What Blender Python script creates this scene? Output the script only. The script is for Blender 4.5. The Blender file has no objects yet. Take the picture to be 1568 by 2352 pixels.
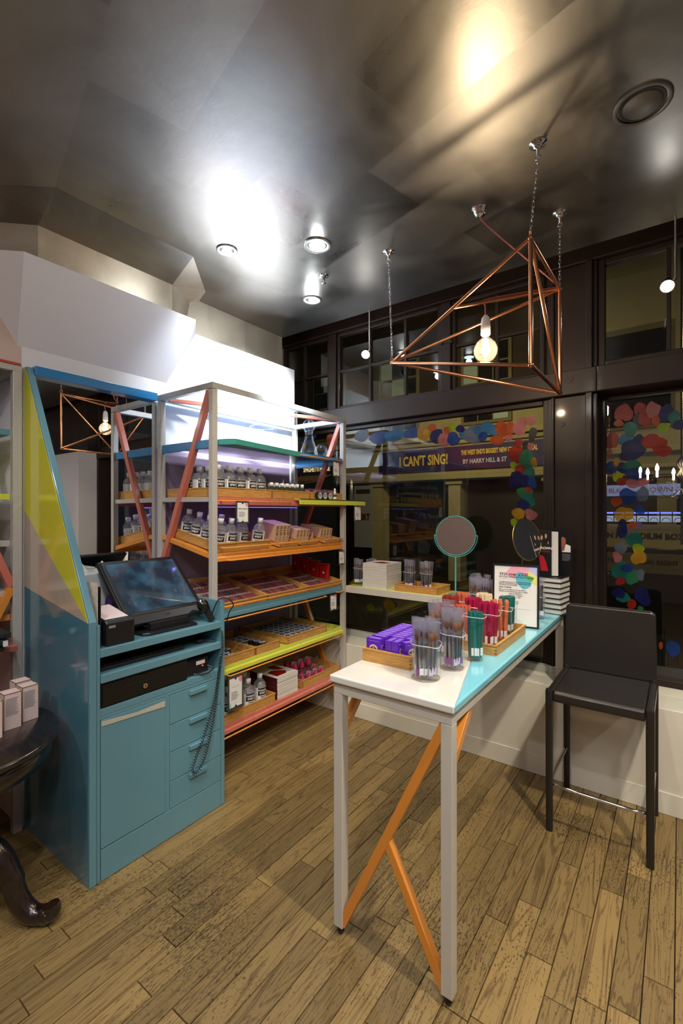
import bpy, math, random
from mathutils import Vector, Matrix
from math import sin, cos, pi, radians as R
rnd = random.Random(7)
C = bpy.context.scene.collection
S = bpy.context.scene
# ------------------------------------------------------------------ camera
cam_d = bpy.data.cameras.new('camera'); cam = bpy.data.objects.new('camera', cam_d); C.objects.link(cam)
cam_d.sensor_fit = 'VERTICAL'; cam_d.sensor_height = 36; cam_d.lens = 1066 / 2352 * 36
cam_d.clip_start = .05; cam_d.clip_end = 200
cam.location = (0, 0, 1.6); cam.rotation_euler = (R(90), 0, math.atan2(776, 1066))
S.camera = cam
# ------------------------------------------------------------------ world, exposure
S.view_settings.view_transform = 'Standard'; S.view_settings.look = 'None'
S.view_settings.gamma = 1; S.view_settings.use_curve_mapping = False
S.view_settings.exposure = 0.0
S.cycles.transparent_max_bounces = 32
w = bpy.data.worlds.new('night'); S.world = w; w.use_nodes = True
w.node_tree.nodes['Background'].inputs[0].default_value = (.030, .034, .050, 1)
w.node_tree.nodes['Background'].inputs[1].default_value = .25
# ------------------------------------------------------------------ lamps of the room (downlights, spots, added fill) and the street
def lamp(kind, name, loc, target, power, color, size=.05, angle=60, blend=.6):
    d = bpy.data.lights.new(name, kind); d.energy = power; d.color = color
    if kind == 'SPOT':
        d.spot_size = R(angle); d.spot_blend = blend; d.shadow_soft_size = size
    elif kind == 'AREA':
        d.shape = 'DISK'; d.size = size
    else:
        d.shadow_soft_size = size
    o = bpy.data.objects.new(name, d); C.objects.link(o); o.location = loc
    if target is not None:
        o.rotation_euler = (Vector(target) - Vector(loc)).to_track_quat('-Z', 'Y').to_euler()
    return o
WARM = (1, .90, .74); NEUT = (1, .97, .95); COOL = (.86, .95, 1)
# gimbal downlights trained on the white wall above the shelves
lamp('SPOT', 'ceiling_spot_beam', (-2.15, 1.84, 3.11), (-2.70, 2.05, 2.20), 80, COOL, .07, 80, 1)
lamp('SPOT', 'ceiling_spot_beam', (-1.70, 2.095, 3.11), (-2.70, 2.42, 2.22), 950, COOL, .08, 54, 1)
lamp('SPOT', 'ceiling_spot_beam', (-2.17, 2.61, 3.11), (-2.72, 2.62, 2.35), 240, COOL, .07, 80, 1)
for q_ in ((-2.162, 1.82, 3.10), (-1.70, 2.095, 3.10), (-2.167, 2.61, 3.10)): lamp('POINT', 'added_spill', q_, None, 4 if q_[0] < -2 else 1.5, COOL, .03)  # bare point lamps added under the fittings to brighten the silver wall
# unseen ceiling spots, added overhead to light the shop
for (x, y, tx, ty, p, c, an) in [(.55, 1.25, -.15, 1.9, 250, WARM, 80), (-.5, .25, -1.0, 1.5, 95, NEUT, 78),
                                  (.9, -.2, -.1, 1.2, 60, NEUT, 90), (-1.55, .35, -2.2, 1.1, 48, NEUT, 85),
                                  (-1.3, -1.2, -2.9, -.2, 80, NEUT, 95), (.8, 2.35, .1, 2.9, 70, WARM, 75),
                                  (-1.15, 1.1, -2.15, 2.5, 120, WARM, 62), (1.9, .6, 1.6, 2.4, 70, NEUT, 90), (1.2, -1.6, .4, -1, 60, NEUT, 100)]:
    lamp('SPOT', 'ceiling_spot_beam', (x, y, 3.12), (tx, ty, 0.6), p, c, .05, an, .8)
for q_ in ((.6, -.9, 3.0), (-.9, -.5, 3.0)): lamp('POINT', 'room_fill', q_, None, 26, NEUT, .12)  # fill lamps without a fitting, added to lift the room
lamp('AREA', 'street_light', (-3.5, 7.6, 4.6), (-4, 11, 2.0), 85, (1, .80, .42), .8)
lamp('AREA', 'street_light', (1.6, 6.2, 4.0), (0.6, 8.0, 1.6), 28, (1, .82, .5), .6)

# ------------------------------------------------------------------ materials
def lin(h):
    h = h.lstrip('#'); v = [int(h[i:i + 2], 16) / 255 for i in (0, 2, 4)]
    return tuple(a / 12.92 if a <= .04045 else ((a + .055) / 1.055) ** 2.4 for a in v)
MATS = {}
def mat(name, col, rough=.5, metal=0, coat=0, var=0, vscale=8, bump=0, bscale=60, emit=0, spec=.5, stretch=(1, 1, 1)):
    if name in MATS: return MATS[name]
    m = bpy.data.materials.new(name); m.use_nodes = True; MATS[name] = m
    n = m.node_tree.nodes; l = m.node_tree.links; b = n['Principled BSDF']
    c = lin(col) if isinstance(col, str) else col
    b.inputs['Base Color'].default_value = (*c, 1); b.inputs['Roughness'].default_value = rough
    b.inputs['Metallic'].default_value = metal; b.inputs['Coat Weight'].default_value = coat
    b.inputs['Coat Roughness'].default_value = .08; b.inputs['Specular IOR Level'].default_value = spec
    tc = n.new('ShaderNodeNewGeometry'); mp = n.new('ShaderNodeMapping'); mp.inputs['Scale'].default_value = stretch
    l.new(tc.outputs['Position'], mp.inputs[0])
    no = n.new('ShaderNodeTexNoise'); no.inputs['Scale'].default_value = vscale; no.inputs['Detail'].default_value = 5
    l.new(mp.outputs[0], no.inputs['Vector'])
    if var:
        hs = n.new('ShaderNodeMixRGB'); hs.blend_type = 'MULTIPLY'; hs.inputs[0].default_value = 1
        rp = n.new('ShaderNodeMapRange'); rp.inputs[1].default_value = .3; rp.inputs[2].default_value = .7
        rp.inputs[3].default_value = 1 - var; rp.inputs[4].default_value = 1 + var * .4
        l.new(no.outputs[0], rp.inputs[0]); hs.inputs[1].default_value = (*c, 1)
        l.new(rp.outputs[0], hs.inputs[2]); l.new(hs.outputs[0], b.inputs['Base Color'])
    if not var:
        rr = n.new('ShaderNodeMapRange'); rr.inputs[3].default_value = max(0, rough - .04); rr.inputs[4].default_value = rough + .05
        l.new(no.outputs[0], rr.inputs[0]); l.new(rr.outputs[0], b.inputs['Roughness'])
    if bump:
        n2 = n.new('ShaderNodeTexNoise'); n2.inputs['Scale'].default_value = bscale; n2.inputs['Detail'].default_value = 4
        l.new(mp.outputs[0], n2.inputs['Vector'])
        bp = n.new('ShaderNodeBump'); bp.inputs['Strength'].default_value = bump; bp.inputs['Distance'].default_value = .01
        l.new(n2.outputs[0], bp.inputs['Height']); l.new(bp.outputs[0], b.inputs['Normal'])
    if emit:
        b.inputs['Emission Color'].default_value = (*c, 1); b.inputs['Emission Strength'].default_value = emit
    return m
def glassmat(name, tint=(1, 1, 1), amount=1.0, ior=1.5, rough=.0, haze=0.0, hazecol=(1, 1, 1)):
    if name in MATS: return MATS[name]
    m = bpy.data.materials.new(name); m.use_nodes = True; MATS[name] = m
    n = m.node_tree.nodes; l = m.node_tree.links; n.clear()
    out = n.new('ShaderNodeOutputMaterial'); t = n.new('ShaderNodeBsdfTransparent'); t.inputs[0].default_value = (*tint, 1)
    g = n.new('ShaderNodeBsdfGlossy'); g.inputs['Roughness'].default_value = rough
    lw = n.new('ShaderNodeLayerWeight'); pw = n.new('ShaderNodeMath'); pw.operation = 'POWER'; pw.inputs[1].default_value = 4.5
    l.new(lw.outputs['Facing'], pw.inputs[0])
    mu = n.new('ShaderNodeMath'); mu.operation = 'MULTIPLY_ADD'; mu.inputs[1].default_value = .85; mu.inputs[2].default_value = .045 * amount; mu.use_clamp = True
    l.new(pw.outputs[0], mu.inputs[0]); mx = n.new('ShaderNodeMixShader')
    l.new(mu.outputs[0], mx.inputs[0]); l.new(g.outputs[0], mx.inputs[2])
    if haze:
        d = n.new('ShaderNodeBsdfDiffuse'); d.inputs[0].default_value = (*hazecol, 1)
        m2 = n.new('ShaderNodeMixShader'); m2.inputs[0].default_value = haze
        l.new(t.outputs[0], m2.inputs[1]); l.new(d.outputs[0], m2.inputs[2]); l.new(m2.outputs[0], mx.inputs[1])
    else: l.new(t.outputs[0], mx.inputs[1])
    l.new(mx.outputs[0], out.inputs[0]); return m
def woodmat(name, c1, c2, rough=.45, axis='Y', scale=1.0, coat=0, perobj=.0):
    if name in MATS: return MATS[name]
    m = bpy.data.materials.new(name); m.use_nodes = True; MATS[name] = m
    n = m.node_tree.nodes; l = m.node_tree.links; b = n['Principled BSDF']
    ge = n.new('ShaderNodeNewGeometry'); oi = n.new('ShaderNodeObjectInfo')
    ad = n.new('ShaderNodeVectorMath'); ad.operation = 'ADD'
    ml = n.new('ShaderNodeMath'); ml.operation = 'MULTIPLY'; ml.inputs[1].default_value = 37.0
    l.new(oi.outputs['Random'], ml.inputs[0]); l.new(ge.outputs['Position'], ad.inputs[0]); l.new(ml.outputs[0], ad.inputs[1])
    mp = n.new('ShaderNodeMapping'); s = [14 * scale] * 3; s['XYZ'.index(axis)] = 1.3 * scale; mp.inputs['Scale'].default_value = s
    l.new(ad.outputs[0], mp.inputs[0])
    no = n.new('ShaderNodeTexNoise'); no.inputs['Scale'].default_value = 1.6; no.inputs['Detail'].default_value = 7; no.inputs['Distortion'].default_value = 1.2
    l.new(mp.outputs[0], no.inputs['Vector'])
    wv = n.new('ShaderNodeMath'); wv.operation = 'MULTIPLY'; wv.inputs[1].default_value = 9
    fr = n.new('ShaderNodeMath'); fr.operation = 'PINGPONG'; fr.inputs[1].default_value = 1
    l.new(no.outputs[0], wv.inputs[0]); l.new(wv.outputs[0], fr.inputs[0])
    cr = n.new('ShaderNodeValToRGB'); cr.color_ramp.elements[0].color = (*lin(c1), 1); cr.color_ramp.elements[1].color = (*lin(c2), 1)
    l.new(fr.outputs[0], cr.inputs[0])
    f2 = n.new('ShaderNodeTexNoise'); f2.inputs['Scale'].default_value = 12; f2.inputs['Detail'].default_value = 3
    l.new(mp.outputs[0], f2.inputs['Vector'])
    r2 = n.new('ShaderNodeMapRange'); r2.inputs[1].default_value = .35; r2.inputs[2].default_value = .65; r2.inputs[3].default_value = .80; r2.inputs[4].default_value = 1.08
    l.new(f2.outputs[0], r2.inputs[0])
    mm = n.new('ShaderNodeMixRGB'); mm.blend_type = 'MULTIPLY'; mm.inputs[0].default_value = 1
    l.new(cr.outputs[0], mm.inputs[1]); l.new(r2.outputs[0], mm.inputs[2])
    hs = n.new('ShaderNodeHueSaturation'); l.new(mm.outputs[0], hs.inputs['Color'])
    rv = n.new('ShaderNodeMapRange'); rv.inputs[3].default_value = 1 - perobj; rv.inputs[4].default_value = 1 + perobj
    l.new(oi.outputs['Random'], rv.inputs[0]); l.new(rv.outputs[0], hs.inputs['Value'])
    l.new(hs.outputs[0], b.inputs['Base Color'])
    b.inputs['Roughness'].default_value = rough; b.inputs['Coat Weight'].default_value = coat; b.inputs['Coat Roughness'].default_value = .2
    bp = n.new('ShaderNodeBump'); bp.inputs['Strength'].default_value = .25; bp.inputs['Distance'].default_value = .002
    l.new(fr.outputs[0], bp.inputs['Height']); l.new(bp.outputs[0], b.inputs['Normal'])
    m['hs'] = 1
    return m

WHITE = mat('white_paint', '#dcdade', .55, var=.04, vscale=1.2)
PINKW = mat('pink_wall', '#c9b0a8', .6, var=.04, vscale=1.5)
CREAM = mat('cream_paint', '#d6d0c0', .38, var=.05, vscale=2, coat=.2)
LILAC = mat('lilac_panel', '#8b7a93', .5, var=.05, vscale=2)
GREY = mat('grey_lacquer', '#b3aea6', .28, coat=.5)
TEAL = mat('teal_lacquer', '#5f8d9c', .32, coat=.5, var=.05, vscale=3)
TEALHI = mat('teal_gloss_panel', '#487688', .16, coat=.8)
YELP = mat('yellow_gloss_panel', '#d2cf3c', .14, coat=.8)
BEIP = mat('beige_gloss_panel', '#b8a99a', .14, coat=.8)
SKY = mat('aqua_lacquer', '#7cc8da', .18, coat=.8)
TOPW = mat('white_lacquer', '#dedbd3', .16, coat=.8)
BLUE = mat('blue_lacquer', '#2c7ab0', .25, coat=.5)
GRN = mat('green_teal_lacquer', '#3f968c', .3, coat=.5)
YEL = mat('yellow_lacquer', '#cbd04a', .28, coat=.5)
SALM = mat('salmon_lacquer', '#c5705f', .26, coat=.5)
ORNG = mat('orange_lacquer', '#d98a35', .28, coat=.5)
COPPER = mat('copper', '#c98b66', .24, metal=1, var=.12, vscale=25)
CHROME = mat('chrome', '#d0d0d0', .09, metal=1)
STEEL = mat('steel', '#b0aca6', .25, metal=1)
BLACK = mat('black_plastic', '#16161a', .35)
BLACKM = mat('matt_black', '#121211', .6)
SCREEN = mat('monitor_glass', '#0c1a26', .12, coat=1, emit=0)
LEATH = mat('black_leather', '#1b1714', .38, coat=.25, bump=.08, bscale=220)
DWOOD = mat('dark_frame_wood', '#22140c', .50, spec=.3, coat=.10, var=.35, vscale=3, bump=.25, bscale=14, stretch=(1, 1, .25))
MAHOG = woodmat('mahogany', '#120806', '#26120c', .2, 'X', coat=.8)
BEECH = woodmat('beech', '#b9833f', '#c6954f', .5, 'Y', 1.5, perobj=.06)
BEECHX = woodmat('beech_cross', '#b9833f', '#c6954f', .5, 'X', 1.5, perobj=.06)
JOINT = mat('joint_end_grain', '#7c5026', .6)
LABELW = mat('white_label', '#e6e3e2', .5)
PAPER = mat('paper', '#e2dfdc', .6)
PAGES = mat('page_edges', '#cfcac2', .8, var=.22, vscale=300, stretch=(.02, .02, 1))
INK = mat('black_ink', '#0e0e10', .5)
GREYINK = mat('grey_ink', '#77777c', .6)
CAPW = mat('white_cap', '#ececee', .35)
GLASS = glassmat('window_glass', (.93, .95, .93), 1.0, 1.5)
BEAK = glassmat('beaker_glass', (.97, .98, .98), 1.1, 1.45, .02)
SLEEVE = glassmat('clear_sleeve', (.95, .95, .98), 2.4, 1.45, .05, .06, (.8, .8, .95))
MIRROR = mat('mirror_silver', '#e6e8e6', .0, metal=1); MIRROR.node_tree.nodes['Principled BSDF'].inputs['Roughness'].default_value = 0
for L_ in list(MIRROR.node_tree.links):
    if L_.to_socket.name == 'Roughness': MIRROR.node_tree.links.remove(L_)
LIQ = glassmat('clear_bottle', (.90, .90, .90), 1.5, 1.45, .03, .12, (.8, .8, .85))
OIL = glassmat('oil_bottle', (.50, .48, .28), 1.4, 1.45, .04, .22, (.16, .15, .06))
PSLV = glassmat('pencil_sleeve', (.96, .95, .96), 1.6, 1.45, .06, .05, (.8, .8, .85))

# silver leaf ceiling: overlapping metal leaves with their own sheen, scratches and tarnish
def leafmat(name, col, rough):
    m = bpy.data.materials.new(name); m.use_nodes = True
    n = m.node_tree.nodes; l = m.node_tree.links; b = n['Principled BSDF']
    b.inputs['Metallic'].default_value = 1
    ge = n.new('ShaderNodeNewGeometry')
    br = n.new('ShaderNodeTexBrick'); br.inputs['Scale'].default_value = 1; br.inputs['Brick Width'].default_value = .62; br.inputs['Row Height'].default_value = .36
    br.inputs['Mortar Size'].default_value = .0; br.inputs['Color1'].default_value = (0, 0, 0, 1); br.inputs['Color2'].default_value = (1, 1, 1, 1)
    mp = n.new('ShaderNodeMapping'); mp.inputs['Rotation'].default_value = (0, 0, .25); l.new(ge.outputs['Position'], mp.inputs[0]); l.new(mp.outputs[0], br.inputs['Vector'])
    no = n.new('ShaderNodeTexNoise'); no.inputs['Scale'].default_value = 2.2; no.inputs['Detail'].default_value = 8; no.inputs['Roughness'].default_value = .62; no.inputs['Distortion'].default_value = .6
    l.new(ge.outputs['Position'], no.inputs['Vector'])
    a1 = n.new('ShaderNodeMath'); a1.operation = 'MULTIPLY_ADD'; a1.inputs[1].default_value = .26
    l.new(br.outputs['Color'], a1.inputs[0]); l.new(no.outputs[0], a1.inputs[2])
    mr = n.new('ShaderNodeMapRange'); mr.inputs[1].default_value = .3; mr.inputs[2].default_value = .85; mr.inputs[3].default_value = rough - .06; mr.inputs[4].default_value = rough + .16
    l.new(a1.outputs[0], mr.inputs[0]); l.new(mr.outputs[0], b.inputs['Roughness'])
    cr = n.new('ShaderNodeMixRGB'); c = lin(col)
    cr.inputs[1].default_value = (c[0] * .34, c[1] * .32, c[2] * .30, 1); cr.inputs[2].default_value = (*c, 1)
    l.new(a1.outputs[0], cr.inputs[0]); l.new(cr.outputs[0], b.inputs['Base Color'])
    n3 = n.new('ShaderNodeTexNoise'); n3.inputs['Scale'].default_value = 9; n3.inputs['Detail'].default_value = 9; n3.inputs['Distortion'].default_value = 2
    l.new(ge.outputs['Position'], n3.inputs['Vector'])
    bp = n.new('ShaderNodeBump'); bp.inputs['Strength'].default_value = .03; bp.inputs['Distance'].default_value = .02
    l.new(n3.outputs[0], bp.inputs['Height'])
    mp4 = n.new('ShaderNodeMapping'); mp4.inputs['Rotation'].default_value = (0, 0, .9); mp4.inputs['Scale'].default_value = (6, 60, 20); l.new(ge.outputs['Position'], mp4.inputs[0])
    n4 = n.new('ShaderNodeTexNoise'); n4.inputs['Scale'].default_value = 2; n4.inputs['Detail'].default_value = 6; n4.inputs['Distortion'].default_value = 1.5; l.new(mp4.outputs[0], n4.inputs['Vector'])
    b4 = n.new('ShaderNodeBump'); b4.inputs['Strength'].default_value = .05; b4.inputs['Distance'].default_value = .004
    l.new(n4.outputs[0], b4.inputs['Height']); l.new(bp.outputs[0], b4.inputs['Normal']); l.new(b4.outputs[0], b.inputs['Normal'])
    MATS[name] = m
    return m
LEAF = leafmat('silver_leaf', '#aaa69f', .30)
LEAF2 = leafmat('silver_leaf_lit', '#eee2ce', .38); LEAF2.node_tree.nodes['Principled BSDF'].inputs['Metallic'].default_value = .82  # paler, less metallic copy: brightness of the lit faces put into its colour

# worn oak boards: tone per board, grain along Y, dark pores and dirt
def oakmat(name):
    m = bpy.data.materials.new(name); m.use_nodes = True; MATS[name] = m
    n = m.node_tree.nodes; l = m.node_tree.links; b = n['Principled BSDF']
    ge = n.new('ShaderNodeNewGeometry'); oi = n.new('ShaderNodeObjectInfo')
    ml = n.new('ShaderNodeMath'); ml.operation = 'MULTIPLY'; ml.inputs[1].default_value = 53.0; l.new(oi.outputs['Random'], ml.inputs[0])
    ad = n.new('ShaderNodeVectorMath'); ad.operation = 'ADD'; l.new(ge.outputs['Position'], ad.inputs[0]); l.new(ml.outputs[0], ad.inputs[1])
    mp = n.new('ShaderNodeMapping'); mp.inputs['Scale'].default_value = (8, .45, 8); l.new(ad.outputs[0], mp.inputs[0])
    no = n.new('ShaderNodeTexNoise'); no.inputs['Scale'].default_value = 1.3; no.inputs['Detail'].default_value = 5; no.inputs['Distortion'].default_value = 1.0
    l.new(mp.outputs[0], no.inputs['Vector'])
    wv = n.new('ShaderNodeMath'); wv.operation = 'MULTIPLY'; wv.inputs[1].default_value = 34
    fr = n.new('ShaderNodeMath'); fr.operation = 'PINGPONG'; fr.inputs[1].default_value = 1
    l.new(no.outputs[0], wv.inputs[0]); l.new(wv.outputs[0], fr.inputs[0])
    cr = n.new('ShaderNodeValToRGB'); e = cr.color_ramp.elements
    e[0].color = (*lin('#6b5536'), 1); e[1].color = (*lin('#937b50'), 1); e[1].position = .42; e[0].position = .02
    l.new(fr.outputs[0], cr.inputs[0])
    # fine pores, stretched
    mp2 = n.new('ShaderNodeMapping'); mp2.inputs['Scale'].default_value = (230, 70, 70); l.new(ad.outputs[0], mp2.inputs[0])
    po = n.new('ShaderNodeTexNoise'); po.inputs['Scale'].default_value = 1; po.inputs['Detail'].default_value = 3; l.new(mp2.outputs[0], po.inputs['Vector'])
    # worn, dirty patches over the whole floor
    dn = n.new('ShaderNodeTexNoise'); dn.inputs['Scale'].default_value = 1.5; dn.inputs['Detail'].default_value = 6; l.new(ge.outputs['Position'], dn.inputs['Vector'])
    dr = n.new('ShaderNodeMapRange'); dr.inputs[1].default_value = .35; dr.inputs[2].default_value = .7; dr.inputs[3].default_value = .26; dr.inputs[4].default_value = .50
    l.new(dn.outputs[0], dr.inputs[0])
    lt = n.new('ShaderNodeMath'); lt.operation = 'SUBTRACT'; l.new(dr.outputs[0], lt.inputs[0]); l.new(po.outputs[0], lt.inputs[1])
    pr = n.new('ShaderNodeMapRange'); pr.inputs[1].default_value = -.02; pr.inputs[2].default_value = .03; pr.inputs[3].default_value = 1.0; pr.inputs[4].default_value = .34
    l.new(lt.outputs[0], pr.inputs[0])
    mm = n.new('ShaderNodeMixRGB'); mm.blend_type = 'MULTIPLY'; mm.inputs[0].default_value = 1
    l.new(cr.outputs[0], mm.inputs[1]); l.new(pr.outputs[0], mm.inputs[2])
    hs = n.new('ShaderNodeHueSaturation'); hs.inputs['Saturation'].default_value = 1.05; l.new(mm.outputs[0], hs.inputs['Color'])
    rv = n.new('ShaderNodeMapRange'); rv.inputs[3].default_value = .60; rv.inputs[4].default_value = 1.02
    l.new(oi.outputs['Random'], rv.inputs[0]); l.new(rv.outputs[0], hs.inputs['Value'])
    l.new(hs.outputs[0], b.inputs['Base Color'])
    rr = n.new('ShaderNodeMapRange'); rr.inputs[3].default_value = .62; rr.inputs[4].default_value = .38; l.new(dn.outputs[0], rr.inputs[0]); l.new(rr.outputs[0], b.inputs['Roughness'])
    bp = n.new('ShaderNodeBump'); bp.inputs['Strength'].default_value = .35; bp.inputs['Distance'].default_value = .0015
    l.new(po.outputs[0], bp.inputs['Height']); l.new(bp.outputs[0], b.inputs['Normal'])
    return m
OAK = oakmat('worn_oak')

# ------------------------------------------------------------------ mesh helpers
class MB:
    def __init__(s): s.v = []; s.f = []; s.m = []; s.sm = []
    def add(s, vs, fs, m=0, smooth=False):
        o = len(s.v); s.v += [tuple(v) for v in vs]
        for f in fs: s.f.append(tuple(i + o for i in f)); s.m.append(m); s.sm.append(smooth)
        return s
    def box(s, x0, x1, y0, y1, z0, z1, m=0):
        return s.add([(x0, y0, z0), (x1, y0, z0), (x1, y1, z0), (x0, y1, z0), (x0, y0, z1), (x1, y0, z1), (x1, y1, z1), (x0, y1, z1)],
                     [(3, 2, 1, 0), (4, 5, 6, 7), (0, 1, 5, 4), (1, 2, 6, 5), (2, 3, 7, 6), (3, 0, 4, 7)], m)
    def beam(s, p, q, w, h, up=(0, 0, 1), m=0):
        p = Vector(p); q = Vector(q); d = (q - p).normalized(); u = Vector(up); a = d.cross(u)
        if a.length < 1e-4: a = d.cross(Vector((1, 0, 0)))
        a.normalize(); u = a.cross(d).normalized(); a *= w / 2; u *= h / 2
        return s.add([p - a - u, p + a - u, p + a + u, p - a + u, q - a - u, q + a - u, q + a + u, q - a + u],
                     [(0, 1, 2, 3), (7, 6, 5, 4), (1, 0, 4, 5), (2, 1, 5, 6), (3, 2, 6, 7), (0, 3, 7, 4)], m)
    def cyl(s, p, q, r, r2=None, n=12, m=0, caps=True, smooth=True):
        r2 = r if r2 is None else r2; p = Vector(p); q = Vector(q); d = (q - p).normalized()
        a = d.orthogonal().normalized(); b = d.cross(a)
        vs = [p + (a * cos(2 * pi * i / n) + b * sin(2 * pi * i / n)) * r for i in range(n)] + \
             [q + (a * cos(2 * pi * i / n) + b * sin(2 * pi * i / n)) * r2 for i in range(n)]
        s.add(vs, [(i, (i + 1) % n, n + (i + 1) % n, n + i) for i in range(n)], m, smooth)
        if caps:
            s.add(vs[:n], [tuple(range(n))[::-1]], m); s.add(vs[n:], [tuple(range(n))], m)
        return s
    def lathe(s, prof, c=(0, 0, 0), n=20, m=0, cap0=False, cap1=False, smooth=True, fn=None):
        vs = []
        for (r, z) in prof:
            for i in range(n):
                a = 2 * pi * i / n; rr = r if fn is None else fn(r, z, a)
                vs.append((c[0] + rr * cos(a), c[1] + rr * sin(a), c[2] + z))
        fs = [(k * n + i, k * n + (i + 1) % n, (k + 1) * n + (i + 1) % n, (k + 1) * n + i) for k in range(len(prof) - 1) for i in range(n)]
        s.add(vs, fs, m, smooth)
        if cap0: s.add(vs[:n], [tuple(range(n))[::-1]], m)
        if cap1: s.add(vs[-n:], [tuple(range(n))], m)
        return s
    def tube(s, pts, r, n=8, m=0, closed=False):
        pts = [Vector(p) for p in pts]; k = len(pts); vs = []; prev = None
        for i, p in enumerate(pts):
            a = pts[(i + 1) % k] if (closed or i < k - 1) else p; b = pts[i - 1] if (closed or i > 0) else p
            d = (a - b).normalized()
            u = d.orthogonal().normalized() if prev is None else (prev - d * prev.dot(d)).normalized()
            prev = u; v = d.cross(u); rr = r[i] if isinstance(r, (list, tuple)) else r
            vs += [p + (u * cos(2 * pi * j / n) + v * sin(2 * pi * j / n)) * rr for j in range(n)]
        fs = [(i * n + j, i * n + (j + 1) % n, ((i + 1) % k) * n + (j + 1) % n, ((i + 1) % k) * n + j) for i in range(k if closed else k - 1) for j in range(n)]
        s.add(vs, fs, m, True)
        if not closed: s.add(vs[:n], [tuple(range(n))[::-1]], m); s.add(vs[-n:], [tuple(range(n))], m)
        return s
    def poly(s, pts, off, m=0, mback=None):      # polygon extruded by vector off
        n = len(pts); a = [Vector(p) for p in pts]; b = [p + Vector(off) for p in a]
        s.add(a + b, [tuple(range(n))[::-1]], m); o = len(s.v) - 2 * n
        s.f.append(tuple(range(o + n, o + 2 * n))); s.m.append(m); s.sm.append(False)
        for i in range(n):
            j = (i + 1) % n; s.f.append((o + i, o + j, o + n + j, o + n + i)); s.m.append(m if mback is None else mback); s.sm.append(False)
        return s
    def sphere(s, c, r, n=14, m=0, sz=1):
        prof = [(max(1e-4, r * sin(pi * k / n)), -r * sz * cos(pi * k / n)) for k in range(n + 1)]
        return s.lathe(prof, c, n * 2, m)
    def mesh(s, name, mats, off=(0, 0, 0)):
        me = bpy.data.meshes.new(name); o = Vector(off)
        me.from_pydata([Vector(v) - o for v in s.v], [], s.f)
        for m in (mats if isinstance(mats, (list, tuple)) else [mats]): me.materials.append(m)
        me.polygons.foreach_set('material_index', s.m); me.polygons.foreach_set('use_smooth', s.sm)
        me.update(); return me
ORG = {}
def tag(o, label=None, cat=None, group=None, kind=None):
    if label: o['label'] = label
    if cat: o['category'] = cat
    if group: o['group'] = group
    if kind: o['kind'] = kind
    return o
def thing(name, loc, label, cat, group=None, rz=0):
    o = bpy.data.objects.new(name, None); C.objects.link(o); o.location = loc; o.rotation_euler.z = rz
    o.empty_display_size = .05; ORG[o.name] = Vector(loc)
    return tag(o, label, cat, group)
def struct(name, loc=(0, 0, 0)):
    o = bpy.data.objects.new(name, None); C.objects.link(o); o.location = loc; ORG[o.name] = Vector(loc); o['kind'] = 'structure'; return o
def obj(name, mb, mats, parent=None, bevel=0, seg=2, loc=None, label=None):
    off = ORG.get(parent.name, Vector()) if parent else (Vector(loc) if loc else Vector())
    me = mb.mesh(name, mats, off) if isinstance(mb, MB) else mb
    o = bpy.data.objects.new(name, me); C.objects.link(o)
    if parent: o.parent = parent; ORG[o.name] = off
    elif loc: o.location = loc; ORG[o.name] = off
    if bevel:
        b = o.modifiers.new('bevel', 'BEVEL'); b.width = bevel; b.segments = seg; b.limit_method = 'ANGLE'
    if label: o['label'] = label
    return o
def sobj(name, mb, mats, bevel=0):
    o = obj(name, mb, mats, None, bevel); o['kind'] = 'structure'; return o
def dup(root, loc, rz=None, label=None, group=None, rot=None, cat=None, scale=None):
    def rec(o, p):
        c = o.copy(); C.objects.link(c); c.parent = p
        for ch in o.children: rec(ch, c)
        return c
    r = rec(root, None); r.location = loc
    if rz is not None: r.rotation_euler.z = rz
    if rot is not None: r.rotation_euler = rot
    if label: r['label'] = label
    if group: r['group'] = group
    if scale: r.scale = scale
    return r
class Proto:      # first placement moves the built thing, later ones copy it
    def __init__(s, o): s.o = o; s.used = False
    def put(s, loc, rz=0, label=None, group=None, rot=None, scale=None):
        if not s.used:
            s.used = True; o = s.o; o.location = loc; o.rotation_euler = rot if rot is not None else (0, 0, rz)
            if label: o['label'] = label
            if group: o['group'] = group
            if scale: o.scale = scale
            return o
        o = dup(s.o, loc, rz, label, group, rot if rot is not None else (0, 0, rz), scale=scale or (1, 1, 1))
        if not group and 'group' in o: del o['group']
        return o
TM = {}
FX = Matrix(((0, 0, 1), (1, 0, 0), (0, 1, 0)))      # text facing +X
FY = Matrix(((1, 0, 0), (0, 0, -1), (0, 1, 0)))     # text facing -Y
FZ = Matrix.Identity(3)
def text_mesh(body, size, mt, depth=.0004, align='CENTER', shear=0, space=1.0, bold=0):
    k = (body, size, mt.name, depth, align, shear, space)
    if k in TM: return TM[k]
    cu = bpy.data.curves.new('lettering', 'FONT'); cu.body = body; cu.size = size; cu.extrude = depth; cu.align_x = align; cu.align_y = 'CENTER'
    cu.resolution_u = 2; cu.shear = shear; cu.space_character = space; cu.offset = bold
    t = bpy.data.objects.new('tmp', cu); C.objects.link(t)
    dg = bpy.context.evaluated_depsgraph_get(); me = bpy.data.meshes.new_from_object(t.evaluated_get(dg))
    bpy.data.objects.remove(t); me.materials.clear(); me.materials.append(mt); TM[k] = me; return me
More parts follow.
